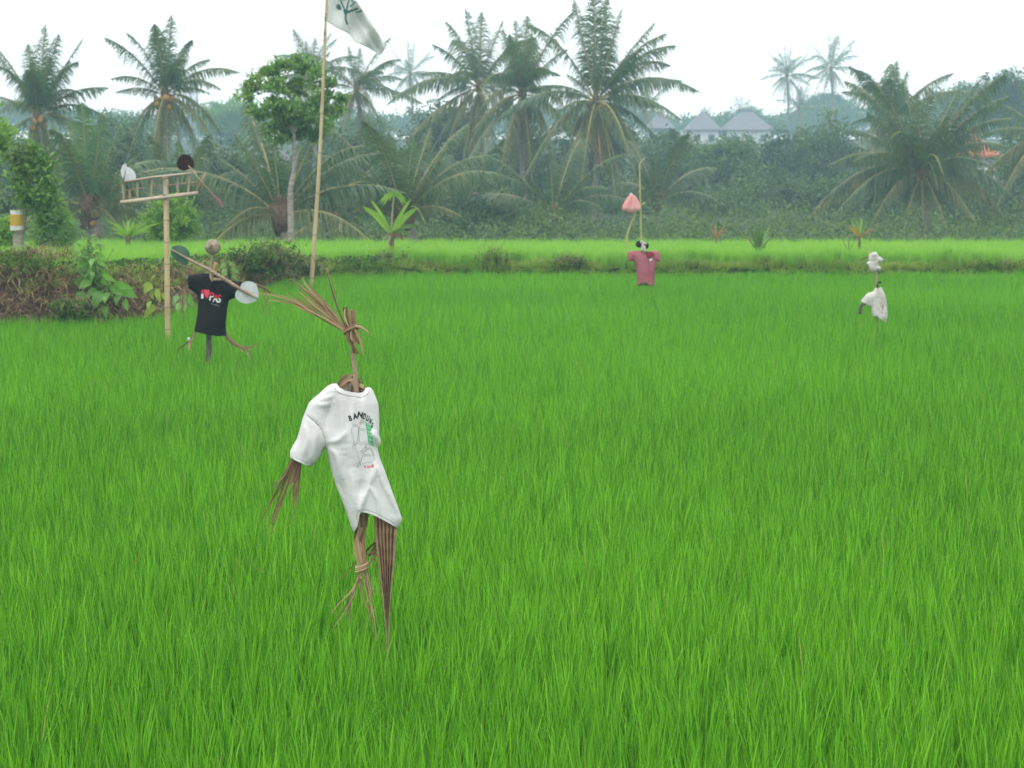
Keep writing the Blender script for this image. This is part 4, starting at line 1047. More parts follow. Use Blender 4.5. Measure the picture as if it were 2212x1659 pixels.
house('house with a bright orange tiled roof near the right edge', 2085, 2162, 334, 290, 0, 128, 0.0, 'roof_red', 'wall_grey', 2, 5.0)
house('grey house at the right edge low behind the broad palm', 2160, 2260, 430, 385, 0, 118, 0.4, 'roof_tile', 'wall_grey', 2, 4.0)
house('small pale house glimpsed behind the round-crowned tree', 540, 622, 348, 318, 0, 160, 0.3, 'roof_tile', 'wall_white', 2, 4.0)
# lattice mast
d = 380
b0 = W(409, 300, d); b1 = W(427, 300, d); t0 = W(411, 160, d); t1 = W(424, 160, d)
zg = ground_z(b0[0], d)[0]
mast = empty('lattice_mast', ((b0[0] + b1[0]) / 2, d, zg), 'pale far-off lattice mast right of the nut-bearing palm', 'mast')
wd = b1[0] - b0[0]
cor = []
for sx, sy in ((0, 0), (1, 0), (1, 1), (0, 1)):
    lo = np.array([b0[0] + sx * wd, d + sy * wd, zg]); hi = np.array([t0[0] + sx * (t1[0] - t0[0]), d + sy * wd * 0.7, t0[2]])
    cor.append((lo, hi)); mb = MB(); mb.tube([lo, hi], 0.09, n=5); mb.build('leg', M['steel'], mast)
for k in range(14):
    f0, f1 = k / 14, (k + 1) / 14
    mb = MB()
    for c in range(4):
        l0, h0 = cor[c]; l1, h1 = cor[(c + 1) % 4]
        mb.tube([l0 + (h0 - l0) * f0, l1 + (h1 - l1) * f1], 0.04, n=4); mb.tube([l1 + (h1 - l1) * f0, l0 + (h0 - l0) * f1], 0.04, n=4)
        mb.tube([l0 + (h0 - l0) * f1, l1 + (h1 - l1) * f1], 0.04, n=4)
    mb.build('brace', M['steel'], mast)

# ------------------------------------------------------------------ cloth pieces: a sewn shape with real front, back and depth
class Cloth:
    """outline in layout units at distance d. closed: list of polylines where front and back are sewn; the rest of the outline is open."""
    def __init__(s, d, front, closed, T, Rr, ridges=(), back=None, nslope=0.0, wob=0.0, face=0.0):
        s.d, s.front, s.back = d, [np.array(p, float) for p in front], back
        A, B = [], []
        for pl in closed:
            pl = np.array(pl, float); A.append(pl[:-1]); B.append(pl[1:])
        s.A, s.B = np.concatenate(A), np.concatenate(B)
        s.T, s.R, s.ridges, s.wob, s.face = T, Rr, ridges, wob, face
        s.cx = np.mean([p[0] for p in s.front])
    def depth(s, P, front=True):
        P = np.asarray(P, float)
        q = np.clip(seg_dist(P, s.A, s.B) / s.R, 0, 1)
        q2 = np.clip(seg_dist(P, s.A, s.B) / (s.R * 2.6), 0, 1)
        z = s.T * (0.62 * np.sqrt(1 - (1 - q) ** 2) + 0.38 * np.sin(q2 * math.pi / 2))
        if front:
            for (pl, w, h) in s.ridges:
                pl = np.array(pl, float)
                pl = smoothline(pl, 14)
                dd = np.linalg.norm(P[:, None] - pl[None], axis=2); ar = dd.argmin(1)
                fade = np.sin(np.clip((ar + 0.5) / len(pl), 0, 1) * math.pi) ** 0.7
                dl = seg_dist(P, pl[:-1], pl[1:])
                z = z + h * np.exp(-np.sqrt((dl / w) ** 2 + 0.06)) * fade * np.clip(q * 3, 0, 1)
            if s.wob:
                u = P / s.R
                z = z + s.wob * q * (np.sin(u[:, 0] * 5.3 + 1.3 * np.sin(u[:, 1] * 2.1)) * 0.6 + np.sin(u[:, 0] * 2.3 - u[:, 1] * 3.1) * 0.4)
            return z
        return -z * 0.8
    def to_world(s, P, front=True, eps=0.0):
        z = s.depth(P, front) + (eps if front else -eps)
        return np.array([W(p[0], p[1], s.d - zz + s.face * (p[0] - s.cx) * PX(s.d)) for p, zz in zip(P, z)])
    def mesh(s, poly, front, step):
        poly = np.array(poly, float)
        bd = []
        for a, b in zip(poly, np.roll(poly, -1, 0)):
            m = max(1, int(np.linalg.norm(b - a) / step))
            bd += [a + (b - a) * k / m for k in range(m)]
        bd = np.array(bd)
        lo, hi = bd.min(0), bd.max(0)
        xs, ys = np.meshgrid(np.arange(lo[0], hi[0], step), np.arange(lo[1], hi[1], step * 0.87))
        xs[1::2] += step / 2
        g = np.stack([xs.ravel(), ys.ravel()], 1)
        g = g[seg_dist(g, bd, np.roll(bd, -1, 0)) > step * 0.45]
        allp = np.vstack([bd, g])
        n = len(bd)
        r = delaunay_2d_cdt([Vector(p) for p in allp], [(i, (i + 1) % n) for i in range(n)], [], 1, 1e-5)
        P = np.array([tuple(v) for v in r[0]])
        F = np.array([f for f in r[2] if len(f) == 3])
        return s.to_world(P, front), F if front else F[:, ::-1]
    def build(s, name, mat, parent, step=4.0, thick=0.003):
        Vf, Ff = s.mesh(s.front, True, step)
        Vb, Fb = s.mesh(s.back if s.back is not None else s.front, False, step)
        o = mk(name, np.vstack([Vf, Vb]), [np.vstack([Ff, Fb + len(Vf)])], mat, parent)
        bm = bmesh.new(); bm.from_mesh(o.data); bmesh.ops.remove_doubles(bm, verts=bm.verts, dist=0.0008); bm.to_mesh(o.data); bm.free()
        o.data.polygons.foreach_set('use_smooth', np.ones(len(o.data.polygons), bool))
        md = o.modifiers.new('thickness', 'SOLIDIFY'); md.thickness = thick; md.offset = -1
        return o
    def line(s, name, pts, width, mat, parent, eps=0.003, n=None, closed=False):
        """flat band or printed line lying on the front"""
        mb = MB(); s.line_into(mb, pts, width, eps, n); return mb.build(name, mat, parent)
    def line_into(s, mb, pts, width, eps=0.003, n=None):
        P = smoothline(pts, n or max(8, 4 * len(pts)))
        T = np.gradient(P, axis=0); T /= np.linalg.norm(T, axis=1, keepdims=True) + 1e-9
        N = np.stack([-T[:, 1], T[:, 0]], 1) * width / 2
        m = len(P)
        V = np.concatenate([s.to_world(P - N, True, eps), s.to_world(P + N, True, eps)])
        i = np.arange(m - 1)[:, None]
        mb.add(V, np.hstack([i, i + 1, i + 1 + m, i + m]))
    def patch(s, name, poly, mat, parent, eps=0.004, step=3.0):
        o0 = s.front
        V, F = s.mesh(poly, True, step)
        # lift off the cloth
        V = V + np.array([0, -eps, 0])
        return mk(name, V, [F], mat, parent)
    def letter(s, ch, cx, cy, w, h, rot, mat, parent, name='letter', eps=0.004, bold=0.03, shear=0.0):
        cu = bpy.data.curves.new('glyph', 'FONT'); cu.body = ch; cu.offset = bold; cu.resolution_u = 4
        ob = bpy.data.objects.new('glyph', cu)
        me = bpy.data.meshes.new_from_object(ob)
        bpy.data.objects.remove(ob); bpy.data.curves.remove(cu)
        bm = bmesh.new(); bm.from_mesh(me); bmesh.ops.triangulate(bm, faces=bm.faces)
        co = np.array([v.co[:2] for v in bm.verts]); lo, hi = co.min(0), co.max(0)
        F = np.array([[v.index for v in f.verts] for f in bm.faces]); bm.free(); bpy.data.meshes.remove(me)
        q = (co - (lo + hi) / 2) / (hi - lo) * np.array([w, h])
        q[:, 0] += q[:, 1] * shear
        c, sn = math.cos(R(rot)), math.sin(R(rot))
        x = q[:, 0] * c - q[:, 1] * sn; y = q[:, 0] * sn + q[:, 1] * c
        P = np.stack([cx + x, cy - y], 1)
        return mk(name, s.to_world(P, True, eps), [F], mat, parent, smooth=False)
def strips(root, name, specs, d, mat, zf, seed, w=0.012, fold=0.22, n=10, taper=True, fray=0):
    """leaf strips: each spec is a list of sketch points with an optional depth (m towards the camera) third value; one object each"""
    rg = np.random.default_rng(seed)
    more = []
    for sp in specs:
        for _ in range(fray):
            pts_, w_ = (sp[0], sp[1]) if isinstance(sp, tuple) else (sp, w)
            k_ = rg.uniform(0.6, 1.08); L_ = len(pts_)
            more.append(([(p[0] * (k_ if j == L_ - 1 else 1) + pts_[max(0, j - 1)][0] * (1 - k_ if j == L_ - 1 else 0) + rg.normal(0, 4 + 11 * j / L_),
                           p[1] * (k_ if j == L_ - 1 else 1) + pts_[max(0, j - 1)][1] * (1 - k_ if j == L_ - 1 else 0) + rg.normal(0, 4 + 11 * j / L_)) for j, p in enumerate(pts_)], w_ * rg.uniform(0.25, 0.55)))
    specs = list(specs) + more
    for q, sp in enumerate(specs):
        mt = M[mat]; ww = w
        if isinstance(sp, tuple): sp, ww = sp[0], sp[1]
        pts = []
        dz0 = rg.uniform(-0.03, 0.03)
        for k, p in enumerate(sp):
            x, y = zf(p[0], p[1]) if zf else (p[0], p[1])
            pts.append(W(x, y, d - (p[2] if len(p) > 2 else 0) + dz0 * (k / max(1, len(sp) - 1))))
        P = smoothline(pts, n)
        m = len(P)
        prof = np.interp(np.linspace(0, 1, m), [0, 0.2, 0.6, 1], [0.8, 1, 0.8, 0.12]) if taper else np.ones(m)
        mb = MB(); sv = np.array([1, 0.2 * rg.normal(), 0.3]) if abs(P[-1][2] - P[0][2]) > abs(P[-1][0] - P[0][0]) else np.array([0.3, 0.2 * rg.normal(), 1])
        mb.strip(P, ww * rg.uniform(0.75, 1.25) * prof, side=sv, fold=fold * rg.choice([-1, 1]))
        mb.build(name, mt if q % 4 else M['dryleaf_dark' if mat == 'dryleaf' else mat], root)

# ------------------------------------------------------------------ scarecrow in the white printed T-shirt
D1 = 10.4
z7 = zoom(620, 900, 3.686); z6 = zoom(600, 640, 3.607); z8 = zoom(620, 1150, 3.6875); zt = zoom(830, 980, 8.292)
def L7(*p): return [z7(*q) for q in p]
sc1 = empty('scarecrow', (W(836, 1358, D1)[0], D1, 0), 'scarecrow of dried palm leaves wearing a white printed T-shirt, nearest to the camera', 'scarecrow', 'scarecrows standing in the rice')
neck = L7((742, 138), (775, 175), (815, 196), (870, 209), (930, 219), (975, 216), (996, 200), (1003, 178))
right = L7((1003, 178), (1030, 172), (1052, 178), (1070, 205), (1092, 258), (1112, 310), (1119, 370), (1122, 480), (1122, 600), (1136, 645), (1136, 668), (1124, 692), (1108, 706), (1112, 745), (1132, 815), (1180, 940), (1245, 1120),
           (1300, 1270), (1326, 1345), (1322, 1372), (1290, 1440))
hem = L7((1290, 1440), (1240, 1406), (1185, 1374), (1130, 1345), (1085, 1322), (1040, 1306), (1000, 1296), (965, 1294), (950, 1315), (945, 1360), (935, 1415), (905, 1477))
left = L7((905, 1477), (880, 1420), (840, 1300), (800, 1190), (755, 1080), (720, 980), (690, 870), (665, 770), (650, 712), (638, 714), (615, 742), (590, 790), (550, 845), (500, 882))
cuff = L7((500, 882), (460, 866), (420, 846), (375, 826), (330, 803))
outer = L7((330, 803), (330, 745), (355, 695), (390, 635), (415, 555), (440, 460), (468, 385), (500, 310), (540, 268), (590, 230), (630, 190), (665, 160), (700, 142), (742, 138))
front = neck[:-1] + right[:-1] + hem[:-1] + left[:-1] + cuff[:-1] + outer[:-1]
backp = L7((742, 138), (800, 128), (870, 130), (940, 150), (1003, 178))[:-1] + right[:-1] + L7((1290, 1440), (1185, 1362), (1085, 1310), (1000, 1288), (965, 1288), (948, 1345), (905, 1477))[:-1] + left[:-1] + cuff[:-1] + outer[:-1]
rid = [(L7((1095, 860), (1180, 1060), (1240, 1190), (1290, 1300)), 4.5, 0.020), (L7((1040, 1050), (1000, 1140), (970, 1230), (955, 1300)), 5.0, 0.016), (L7((1040, 1050), (1110, 1180), (1140, 1330)), 4.0, 0.012),
       (L7((1105, 880), (1040, 1050)), 7.0, 0.012), (L7((560, 330), (690, 320)), 6, 0.010), (L7((590, 290), (720, 240)), 6, 0.010), (L7((600, 240), (700, 190), (790, 215)), 6, 0.008), (L7((655, 700), (740, 780), (770, 900), (800, 1010)), 7, 0.013),
       (L7((660, 660), (760, 640), (840, 560)), 8, 0.012), (L7((450, 500), (480, 640), (440, 780)), 7, 0.012), (L7((560, 560), (540, 720), (510, 850)), 8, 0.010), (L7((780, 230), (800, 480), (820, 800)), 9, 0.012), (L7((900, 240), (880, 500), (890, 900)), 9, 0.010),
       (L7((980, 250), (1000, 480)), 7, 0.010), (L7((880, 900), (900, 1100), (925, 1300)), 8, 0.014), (L7((1060, 560), (1110, 650)), 6, 0.02), (L7((720, 960), (800, 1100), (860, 1300)), 7, -0.010), (L7((970, 1000), (960, 1150)), 8, -0.012),
       (L7((478, 420), (560, 490), (610, 560), (640, 640), (650, 705)), 2.6, -0.010), (L7((700, 300), (660, 420), (650, 560)), 9, -0.012)]
rid = [(a, w * 0.85, h * 2.0) for a, w, h in rid]
C1 = Cloth(D1, front, [right, left, outer], 0.062, 15, rid, back=backp, wob=0.0)
M['seam'] = cloth('grey_seam_thread', (0.30, 0.29, 0.28), (0.40, 0.39, 0.38))
shirt = C1.build('shirt', M['white_cloth'], sc1, step=3.4)
def inset(pl, off):
    P = np.array(pl); T = np.gradient(P, axis=0); T /= np.linalg.norm(T, axis=1, keepdims=True); N = np.stack([-T[:, 1], T[:, 0]], 1)
    return [tuple(q) for q in P + N * off]
C1.line('collar', inset(neck, 4.2), 8.0, M['white_cloth'], shirt, eps=0.005, n=28)
C1.line('hem_band', inset(hem[:-2], 2.6), 5.0, M['white_cloth'], shirt, eps=0.004, n=30)
C1.line('sleeve_hem', inset(cuff, 2.6), 5.0, M['white_cloth'], shirt, eps=0.004, n=16)
C1.line('collar_stitching', inset(neck, 9.0), 1.5, M['seam'], shirt, eps=0.005, n=28)
C1.line('hem_stitching', inset(hem[:-2], 5.8), 1.5, M['seam'], shirt, eps=0.004, n=30)
C1.line('sleeve_stitching', inset(cuff, 5.8), 1.5, M['seam'], shirt, eps=0.004, n=16)
C1.line('shoulder_seam', L7((472, 410), (520, 455), (570, 500), (610, 560), (640, 640), (652, 700)), 1.8, M['seam'], shirt, eps=0.005, n=18)
def T3(*p): return [zt(*q) for q in p]
K = 9.37
for ch, x, y, w, h, rot in [('B', 207, 340, 58, 112, 16), ('A', 308, 300, 92, 118, 11), ('N', 410, 268, 100, 112, -10), ('D', 497, 300, 56, 112, -16), ('U', 563, 345, 54, 112, -18), ('N', 617, 400, 42, 108, -22), ('G', 651, 482, 34, 112, -12)]:
    C1.letter(ch, *zt(x, y), w / K * 1.08, h / K * 1.06, rot, M['black_print'], shirt, bold=0.06)
for ch, x, y, w, h, rot in [('T', 508, 1330, 52, 52, 6), ('H', 584, 1325, 58, 54, 8), ('E', 660, 1308, 50, 58, 12)]:
    C1.letter(ch, *zt(x, y), w / K, h / K, rot, M['red_print'], shirt, bold=0.05, shear=0.2)
C1.patch('green_panel', T3((514, 415), (560, 440), (626, 486), (634, 530), (668, 760), (690, 930), (640, 895), (572, 835), (560, 720), (535, 560)), M['green_print'], shirt, step=2.4)
for pl in [((522, 445), (570, 470), (618, 505)), ((545, 590), (590, 620), (642, 640)), ((560, 670), (600, 690), (652, 698)), ((570, 755), (610, 780), (664, 790)), ((580, 800), (625, 850), (672, 870)), ((550, 505), (575, 525), (600, 545))]:
    C1.line('panel_line', T3(*pl), 0.9, M['palegreen_print'], shirt, eps=0.0065)
maplines = [((250, 460), (300, 470), (350, 480), (390, 445), (445, 362)), ((445, 362), (468, 380), (440, 430), (405, 480), (390, 540), (385, 640), (385, 740)), ((240, 505), (300, 495), (350, 510), (372, 520), (372, 640), (362, 730)),
            ((400, 430), (440, 425), (480, 430)), ((408, 545), (460, 555), (525, 570)), ((405, 580), (460, 590), (525, 603)), ((362, 740), (355, 800), (300, 830), (255, 870)), ((385, 740), (390, 800), (420, 840), (480, 835), (555, 855)),
            ((240, 930), (300, 890), (370, 850), (420, 880), (500, 868)), ((255, 890), (310, 865), (370, 830)), ((500, 868), (520, 900), (470, 960), (420, 1020)), ((555, 860), (540, 900), (525, 950), (590, 980)), ((420, 1020), (470, 1010), (530, 965)),
            ((415, 1050), (480, 1035), (545, 985), (600, 950)), ((470, 1040), (470, 1080), (440, 1150), (420, 1240)), ((485, 1075), (560, 1075), (630, 1080)), ((485, 1105), (560, 1102), (640, 1105)), ((385, 1210), (350, 1300), (345, 1325), (370, 1318), (405, 1215)),
            ((580, 860), (610, 930), (640, 1020), (680, 1120), (700, 1200)), ((620, 940), (660, 1010), (700, 1110)), ((400, 1210), (430, 1310)), ((505, 925), (560, 945), (585, 940))]
for pl in maplines:
    C1.line('map_line', T3(*pl), 0.62, M['grey_print'], shirt, eps=0.0045)
def dashes(a, b, n):
    for k in range(n):
        f0, f1 = k / n, (k + 0.6) / n
        C1.line('map_dash', T3((a[0] + (b[0] - a[0]) * f0, a[1] + (b[1] - a[1]) * f0), (a[0] + (b[0] - a[0]) * f1, a[1] + (b[1] - a[1]) * f1)), 0.7, M['grey_print'], shirt, eps=0.0045, n=3)
dashes((232, 540), (240, 650), 4); dashes((240, 650), (300, 900), 8); dashes((300, 900), (400, 1210), 10); dashes((440, 1262), (680, 1220), 9)
# head: knotted bundle with a fan of strips blown to the left
head = empty('head_bundle', W(*z6(930, 620), D1), parent=sc1)
fan = [[(880, 600), (700, 420), (405, 145)], [(880, 600), (720, 420), (520, 180), (500, 130)], [(885, 600), (700, 400), (560, 260), (440, 205)], [(880, 605), (690, 430), (455, 260)], [(875, 605), (640, 430), (480, 340), (335, 235)],
       [(870, 605), (660, 480), (490, 370), (280, 300), (100, 245)], [(870, 608), (660, 490), (480, 385), (330, 345), (210, 335), (190, 365)], [(868, 608), (700, 510), (490, 405), (400, 360), (320, 280)], [(890, 595), (800, 380), (740, 180), (690, 0)],
       [(870, 600), (600, 450), (440, 350), (220, 290), (20, 262)], [(880, 600), (750, 470), (600, 330), (520, 240), (405, 150), (360, 160)], [(880, 605), (760, 480), (640, 380), (470, 260)], [(885, 600), (780, 450), (640, 290), (520, 175)],
       [(872, 610), (720, 510), (560, 430), (495, 400)], [(880, 602), (760, 500), (600, 385), (440, 230)], [(878, 604), (700, 470), (560, 370), (450, 290)], [(882, 600), (740, 430), (600, 260), (540, 210)], [(876, 606), (660, 470), (500, 350)], [(868, 612), (680, 500), (520, 420)]]
strips(head, 'leaf_strip', [(q, 0.010) for q in fan], D1, 'dryleaf', z6, 1, fray=2)
stub = [[(885, 392), (890, 480), (915, 620), (955, 800)], [(905, 420), (915, 500), (930, 640), (965, 790)], [(930, 425), (935, 520), (940, 640), (950, 760)], [(950, 425), (955, 520), (955, 620), (960, 700)], [(868, 400), (880, 470), (905, 600)], [(940, 430), (945, 540), (935, 650), (975, 810)]]
strips(head, 'leaf_strip', [(q, 0.016) for q in stub], D1 - 0.02, 'dryleaf', z6, 2, taper=False, fray=1)
loops = [[(895, 610), (905, 690), (960, 760), (1030, 835)], [(960, 590), (1000, 660), (1025, 760), (1035, 830)], [(950, 560), (1010, 570), (1050, 595), (1082, 612)], [(975, 560), (1030, 590), (1075, 625)], [(955, 640), (990, 700), (1000, 720), (1015, 655)], [(925, 610), (930, 670), (950, 690), (975, 640)],
         [(870, 650), (890, 662), (900, 640)], [(985, 560), (1060, 605), (1130, 650)]]
strips(head, 'leaf_strip', [(q, 0.016) for q in loops[:-1]] + [(loops[-1], 0.004)], D1 - 0.05, 'dryleaf', z6, 3)
for q, (dy, ww) in enumerate([(0, 0.014), (14, 0.013), (-12, 0.012)]):
    c = W(*z6(930, 590 + dy), D1 - 0.01); k = PX(D1) / (3.607 / 0.8848)
    a = np.linspace(0, 2 * math.pi, 20)
    P = c + np.stack([np.cos(a) * 62 * k, np.sin(a) * 0.045, (np.sin(a) * 18 + np.cos(a) * -14) * -k + np.cos(a) * 14 * k], 1)
    mb = MB(); mb.tube(P, 0.0055, n=6, caps=False); mb.build('tie', M['dryleaf'], head)
mb = MB(); mb.tube(smoothline([W(*z6(940, 640), D1), W(*z6(945, 820), D1), W(*z6(965, 985), D1), W(*z6(975, 1150), D1), W(*z8(985, 500), D1)], 16), np.linspace(0.010, 0.016, 16)[:len(smoothline([W(0, 0, 1), W(1, 0, 1), W(2, 0, 1), W(3, 0, 1), W(4, 0, 1)], 16))], n=7)
mb.build('stake', M['stick'], sc1)
collar_l = [[(815, 1078), (850, 1020), (900, 985)], [(820, 1090), (880, 1050), (925, 1030), (950, 1090)], [(830, 1105), (900, 1045), (970, 1000)], [(970, 990), (985, 1060), (1030, 1130)], [(950, 1000), (945, 1080), (930, 1150)], [(925, 1035), (960, 1090), (985, 1150)],
            [(860, 1060), (900, 1010), (960, 995)], [(995, 1040), (1000, 1080), (1035, 1100)], [(965, 1000), (1000, 1070), (1010, 1150)], [(880, 1120), (900, 1070), (930, 1040)], [(840, 1110), (870, 1130), (900, 1090)]]
strips(sc1, 'leaf_strip', [(q, 0.017) for q in collar_l], D1 + 0.02, 'dryleaf', z6, 4, taper=False, fray=1)
# arm
arm = empty('arm', W(*z7(400, 830), D1), parent=sc1)
arm_s = [[(345, 800), (280, 960), (200, 1030), (160, 1085)], [(350, 800), (250, 1000), (150, 1210), (50, 1400)], [(370, 810), (280, 1030), (200, 1240), (110, 1480)], [(380, 810), (300, 1060), (190, 1330), (150, 1560)], [(415, 830), (390, 980), (330, 1110), (320, 1190)],
         [(420, 830), (400, 1000), (360, 1200), (345, 1400)], [(425, 835), (405, 1000), (385, 1180), (380, 1235)], [(400, 820), (350, 1000), (305, 1050)], [(360, 805), (290, 950), (230, 1080), (60, 1370)], [(410, 825), (370, 980), (350, 1230)], [(390, 815), (330, 960), (260, 1180), (165, 1420)], [(350, 805), (300, 900), (250, 990), (170, 1040)]]
strips(arm, 'leaf_strip', [(q, 0.011) for q in arm_s], D1, 'dryleaf_dark', z7, 5, fray=2)
# legs
lg = empty('leg', W(*z8(970, 860), D1), parent=sc1)
ls = [[(960, 330), (950, 480), (920, 620), (960, 850)], [(1000, 330), (985, 480), (935, 620), (985, 850)], [(1020, 330), (1000, 500), (960, 650), (1000, 860)], [(980, 330), (970, 520), (915, 640), (930, 780), (960, 860)], [(990, 560), (985, 700), (1000, 850)], [(1005, 340), (960, 560), (945, 700), (970, 850)]]
strips(lg, 'leaf_strip', [(q, 0.022) for q in ls], D1, 'dryleaf', z8, 6, taper=False, fray=1)
lf = [[(970, 860), (930, 1000), (895, 1120), (850, 1270)], [(965, 860), (920, 1020), (830, 1250), (720, 1400)], [(965, 860), (900, 1050), (780, 1180), (690, 1290)], [(975, 860), (965, 1000), (975, 1120), (1030, 1250), (1085, 1335)], [(990, 860), (1010, 1030), (1045, 1180), (1040, 1280), (990, 1440)],
      [(1010, 850), (1030, 950), (1065, 1090), (1070, 1125), (1050, 1110), (1035, 960)], [(985, 860), (1010, 980), (1030, 1055)], [(1000, 860), (1040, 1130), (1085, 1340), (1110, 1640)], [(960, 870), (935, 1000), (870, 1150), (862, 1330), (860, 1420)], [(980, 860), (960, 960), (1010, 950)]]
strips(lg, 'leaf_strip', [(q, 0.011) for q in lf], D1 - 0.02, 'dryleaf', z8, 7, fray=2)
strips(lg, 'twig', [([(925, 805), (850, 900), (795, 955), (718, 1020)], 0.007), ([(1110, 800), (1095, 900), (1075, 1010)], 0.006), ([(1140, 900), (1140, 1000), (1135, 1110)], 0.006), ([(880, 1120), (800, 1250), (720, 1380), (640, 1500)], 0.006)], D1 + 0.05, 'dryleaf_dark', z8, 8)
for dy in (-14, 4, 22):
    c = W(*z8(972, 862 + dy), D1 - 0.01); k = PX(D1) / (3.6875 / 0.8848)
    a = np.linspace(0, 2 * math.pi, 18)
    P = c + np.stack([np.cos(a) * 56 * k, np.sin(a) * 0.03, np.cos(a) * 22 * k], 1)
    mb = MB(); mb.tube(P, 0.0055, n=6, caps=False); mb.build('tie', M['dryleaf'], lg)
knot = [[(1100, 640), (1040, 690), (1005, 740), (1060, 750), (1110, 700)], [(1105, 650), (1060, 730), (1030, 770), (1100, 740)], [(1095, 700), (1080, 780), (1095, 815)], [(1110, 740), (1060, 800), (1020, 870)], [(1105, 660), (1080, 640), (1095, 600)], [(1110, 720), (1040, 740), (1010, 765)]]
strips(sc1, 'leaf_strip', [(q, 0.012) for q in knot], D1 + 0.06, 'dryleaf_dark', z8, 9)
# the broad folded leaf leg: corrugated sheet tapering into the paddy
tl = [(1085, 350), (1095, 560), (1120, 760), (1145, 980), (1170, 1200), (1190, 1420), (1200, 1720)]; tr_ = [(1290, 400), (1275, 600), (1262, 800), (1240, 1000), (1222, 1200), (1212, 1420), (1208, 1720)]
TLp, TRp = smoothline(tl, 30), smoothline(tr_, 30)
nu = 13; Vv = []
for a, b in zip(TLp, TRp):
    for u in range(nu):
        f = u / (nu - 1); q = a + (b - a) * f
        zz = 0.014 * (1 if u % 2 else -1) * min(1, np.linalg.norm(b - a) / 60) + 0.04 * math.sin(f * math.pi)
        Vv.append(W(*z8(*q), D1 - zz))
m = len(TLp); i, j = np.meshgrid(np.arange(m - 1), np.arange(nu - 1), indexing='ij')
F = np.stack([i * nu + j, i * nu + j + 1, (i + 1) * nu + j + 1, (i + 1) * nu + j], -1).reshape(-1, 4)
M['fold_leaf'] = leafy('brown_folded_leaf', (0.22, 0.14, 0.09), (0.50, 0.35, 0.23), trans=0.1, rough=0.6, nscale=25, spec=0.4)
o = mk('leg', Vv, [F], M['fold_leaf'], sc1, smooth=False); md = o.modifiers.new('thickness', 'SOLIDIFY'); md.thickness = 0.004

# ------------------------------------------------------------------ scarecrow in the black shirt
D2 = 24.6
zb = zoom(400, 560, 4.88)
def LB(*p): return [zb(*q) for q in p]
bs = W(*zb(515, 1560), D2)
sc2 = empty('scarecrow', (bs[0], D2, 0), 'scarecrow with a coconut head and a black T-shirt with a red heart', 'scarecrow', 'scarecrows standing in the rice')
ln = LB((540, 527), (548, 570), (562, 608), (588, 634), (625, 628), (660, 612), (690, 602))
tr2 = LB((690, 602), (760, 610), (840, 617), (935, 628)); cr2 = LB((935, 628), (915, 700), (880, 795)); ur = LB((880, 795), (840, 815), (800, 830), (775, 842), (762, 890), (752, 960), (742, 1060), (736, 1130), (735, 1200), (742, 1262))
hm2 = LB((742, 1262), (700, 1270), (650, 1273), (600, 1268), (550, 1258), (500, 1248), (450, 1238), (400, 1226), (365, 1214)); ul = LB((365, 1214), (378, 1140), (395, 1050), (406, 960), (410, 880), (400, 780), (370, 752), (330, 722), (298, 702))
cl2 = LB((298, 702), (284, 640), (285, 548)); tl2 = LB((285, 548), (340, 546), (400, 540), (470, 530), (540, 527))
fr2 = ln[:-1] + tr2[:-1] + ur[:0] + cr2[:-1] + ur[:-1] + hm2[:-1] + ul[:-1] + cl2[:-1] + tl2[:-1]
bk2 = LB((540, 527), (610, 540), (690, 602))[:-1] + tr2[:-1] + cr2[:-1] + ur[:-1] + hm2[:-1] + ul[:-1] + cl2[:-1] + tl2[:-1]
rid2 = [(LB((500, 640), (500, 900), (520, 1220)), 3.0, 0.014), (LB((440, 700), (450, 1000), (420, 1200)), 3.5, 0.010), (LB((620, 660), (640, 900), (650, 1240)), 4, 0.010), (LB((700, 640), (700, 800), (690, 1000)), 3.5, 0.012),
        (LB((420, 560), (450, 640), (480, 700)), 3, 0.010), (LB((780, 640), (760, 720), (720, 800)), 3, 0.012), (LB((340, 560), (350, 690)), 3, -0.01)]
C2 = Cloth(D2, fr2, [tr2, ur, ul, tl2], 0.09, 10, [(a, w, h * 1.6) for a, w, h in rid2], back=bk2)
sh2 = C2.build('shirt', M['black_cloth'], sc2, step=2.6)
C2.line('collar', inset(ln, 1.8), 3.2, M['black_cloth'], sh2, eps=0.006, n=20)
C2.line('hem_band', inset(hm2, 1.4), 2.6, M['black_cloth'], sh2, eps=0.005, n=24)
m, n, l = new_mat('red_and_white_letter_print')
tc = n.new('ShaderNodeTexCoord'); sx = n.new('ShaderNodeSeparateXYZ'); gt = n.new('ShaderNodeMath'); gt.operation = 'GREATER_THAN'; gt.inputs[1].default_value = 0.52
mxc = n.new('ShaderNodeMixRGB'); mxc.inputs[1].default_value = (0.70, 0.73, 0.71, 1); mxc.inputs[2].default_value = (0.55, 0.02, 0.05, 1)
l.new(tc.outputs['Generated'], sx.inputs[0]); l.new(sx.outputs['Z'], gt.inputs[0]); l.new(gt.outputs[0], mxc.inputs[0]); l.new(mxc.outputs[0], n['Principled BSDF'].inputs['Base Color'])
n['Principled BSDF'].inputs['Roughness'].default_value = 0.9
M['two_tone'] = m
KB = 4.88 / 0.8848
for ch, x, y, w, h, rot in [('I', 459, 772, 26, 104, -3), ('P', 573, 800, 54, 98, -8), ('A', 617, 822, 58, 92, -10), ('S', 660, 826, 44, 96, -10)]:
    C2.letter(ch, *zb(x, y), w / KB, h / KB, rot, M['two_tone'], sh2, eps=0.008, bold=0.02)
C2.patch('heart', LB((513, 824), (497, 800), (482, 768), (478, 738), (483, 718), (494, 712), (505, 716), (513, 725), (522, 717), (535, 715), (545, 725), (546, 746), (540, 773), (528, 803)), M['heart_print'], sh2, eps=0.009, step=2.0)
